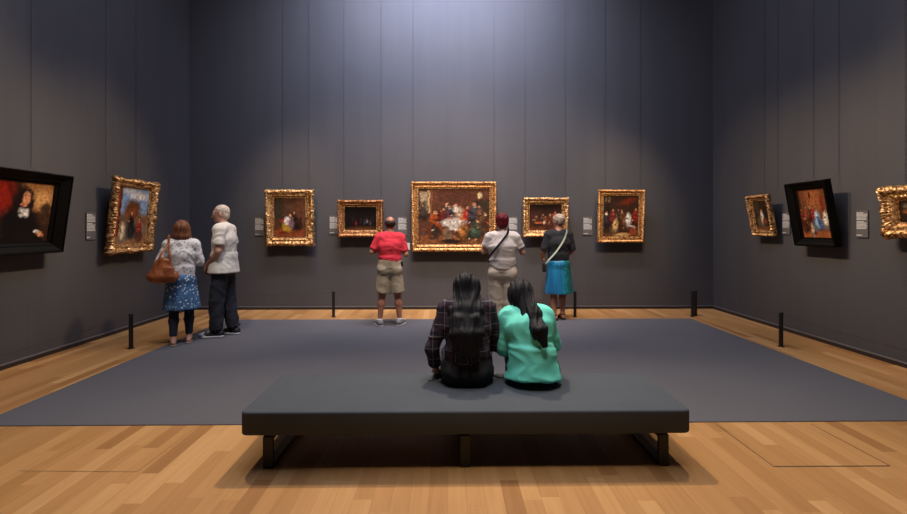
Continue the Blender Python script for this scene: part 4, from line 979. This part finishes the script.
# left: plaid shirt
R_ = person(.145, 3.375, R(-2), 'woman with long black hair and a dark checked shirt sitting on the bench', bt)
J = seated(.155, 0.0); J['head'] = V(.0, .20, .672); J['look'] = V(.12, 1, -.25)
J['elL'] = V(-.262, .01, .25); J['wrL'] = V(-.235, .10, .055); J['hdL'] = V(.1, .8, -.35); J['pnL'] = V(0, -.3, -1); J['curlL'] = .3; J['thL'] = V(1, 0, 0)
J['elR'] = V(.235, .12, .25); J['wrR'] = V(.13, .30, .20); J['hdR'] = V(-.6, .6, -.1); J['thR'] = V(0, 1, .5)
body(J, SK_A, R_, 1.02, .5)
t = NT('dark_check_cotton'); sx = t.n('ShaderNodeSeparateXYZ'); t.l(t.obj(), sx.inputs[0])
fx = t.math('FRACT', t.math('MULTIPLY', sx.outputs[0], 1 / .085)); fz = t.math('FRACT', t.math('MULTIPLY', sx.outputs[2], 1 / .085)); fx2 = t.math('FRACT', t.math('MULTIPLY_ADD', sx.outputs[0], 1 / .085, .42)); fz2 = t.math('FRACT', t.math('MULTIPLY_ADD', sx.outputs[2], 1 / .085, .42))
col = t.ramp(t.noise(12), [(.3, (.011, .009, .014, 1)), (.7, (.020, .015, .023, 1))])
col = t.mix(t.math('MULTIPLY', t.math('MAXIMUM', t.math('LESS_THAN', fx2, .16), t.math('LESS_THAN', fz2, .16)), .8), col, (.055, .018, .045, 1))
col = t.mix(t.math('MULTIPLY', t.math('MAXIMUM', t.math('LESS_THAN', fx, .045), t.math('LESS_THAN', fz, .045)), .75), col, (.26, .22, .24, 1))
t.base(col); t.rough(.9)
top(J, t.m, R_, 1.72, 0, .014, (.168, .125), 'shirt', (.006, (9, 9, 12)), hipc=V(0, -.005, .075), girth=1.02, cuff=.014)
seat_trousers(J, mblk, R_, 1.04)
hd, f, up, rr = J['head'], J['_f'], J['_up'], J['_r']
hb = hair_mat('long_black_hair', (.003, .003, .0035, 1), (.011, .011, .014, 1), (80, 8, 4), .55)
solid('hair', [E_(hd + up * .028 - f * .018, (.093, .108, .100), f, up), C_(hd - f * .03, V(-.01, .035, .53), (.10, .085), (.125, .06), rr, .04), C_(V(-.01, .025, .53), V(0, -.10, .38), (.125, .055), (.118, .045), V(1, 0, 0), .03),
               C_(V(0, -.10, .38), V(.005, -.145, .24), (.115, .042), (.06, .022), V(1, 0, 0), .02), C_(V(-.06, -.05, .48), V(-.10, -.13, .28), .035, .014, k=.03), C_(V(.06, -.05, .48), V(.07, -.15, .22), .035, .012, k=.02), C_(V(-.03, -.11, .38), V(-.04, -.16, .19), .035, .012, k=.02), C_(V(.02, -.12, .36), V(.03, -.165, .17), .03, .01, k=.02)], hb, R_, .007, (.007, (48, 7, 3), 1), cuts=[(hd + f * .06 + up * .03, f - up * .3)])
for q in 'LR': shoe(J, q, ms, mw, R_).location.z = -bt + .004
# right: aqua blouse
R_ = person(.632, 3.375, R(-7), 'black-haired woman in a loose aqua blouse sitting on the bench', bt)
J = seated(.165, .0); J['waist'] = V(-.01, .0, .25); J['chest'] = V(-.03, .055, .40); J['neck'] = V(-.05, .12, .52); J['shL'], J['shR'] = V(-.18, .10, .455), V(.095, .10, .475)
J['head'] = V(-.078, .19, .615); J['look'] = V(.18, 1, -.45); J['hup'] = V(-.12, .3, 1)
J['elL'] = V(-.215, .06, .225); J['wrL'] = V(-.17, .26, .17); J['elR'] = V(.165, .14, .25); J['wrR'] = V(.10, .32, .20); J['thL'] = J['thR'] = V(0, .3, 1)
body(J, SK_A, R_, .98, .6)
m = cloth_mat('aqua_chiffon', (.18, .86, .66, 1), .75, .07, 8)
s_ = J['s']
P = [C_(V(0, -.0, .24), V(.0, -.035, .035), (.155, .125), (.205, .165), V(1, 0, 0), .05, 2), C_(J['waist'], J['chest'], (.155, .125), (.175, .125), V(1, 0, 0), .06), C_(J['chest'], J['chest'].lerp(J['neck'], .6), (.17, .125), (.135, .09), k=.05), C_(J['shL'], J['shR'], .064, k=.06)]
for q in 'LR': P += [C_(J['neck'] + V(0, -.01, -.02), J['sh' + q].lerp(J['neck'], .25), .052, .06, k=.05), C_(J['sh' + q], J['el' + q], .063, .055, k=.03), C_(J['el' + q], J['el' + q].lerp(J['wr' + q], .45), .055, .058, k=.02, flat=2)]
solid('blouse', P, m, R_, .009, (.009, (7, 7, 9)), seed=5)
mn2 = cloth_mat('navy_denim', (.010, .022, .042, 1), .9, .3)
seat_trousers(J, mn2, R_, 1.1)
hd, f, up, rr = J['head'], J['_f'], J['_up'], J['_r']
solid('hair', [E_(hd + up * .028 - f * .018, (.094, .108, .098), f, up), E_(hd - up * .03 - f * .05, (.075, .06, .07), f, up), C_(hd - f * .05 - up * .01, V(-.01, .01, .49), (.085, .065), (.08, .055), rr, .04), C_(V(-.01, .02, .49), V(.045, -.10, .41), (.065, .04), (.052, .04), V(1, 0, 0), .03), C_(V(.045, -.10, .41), V(.075, -.145, .31), (.05, .038), (.018, .014), V(1, 0, 0), .03),
               C_(V(-.02, .0, .48), V(.015, -.10, .35), .035, .010, k=.03), C_(hd - rr * .07, hd - rr * .075 - up * .12, .028, .02, k=.03)], hb, R_, .007, (.007, (48, 7, 3), 1), cuts=[(hd + f * .06 + up * .03, f - up * .3)], seed=2)
for q in 'LR': shoe(J, q, ms, mw, R_).location.z = -bt + .004
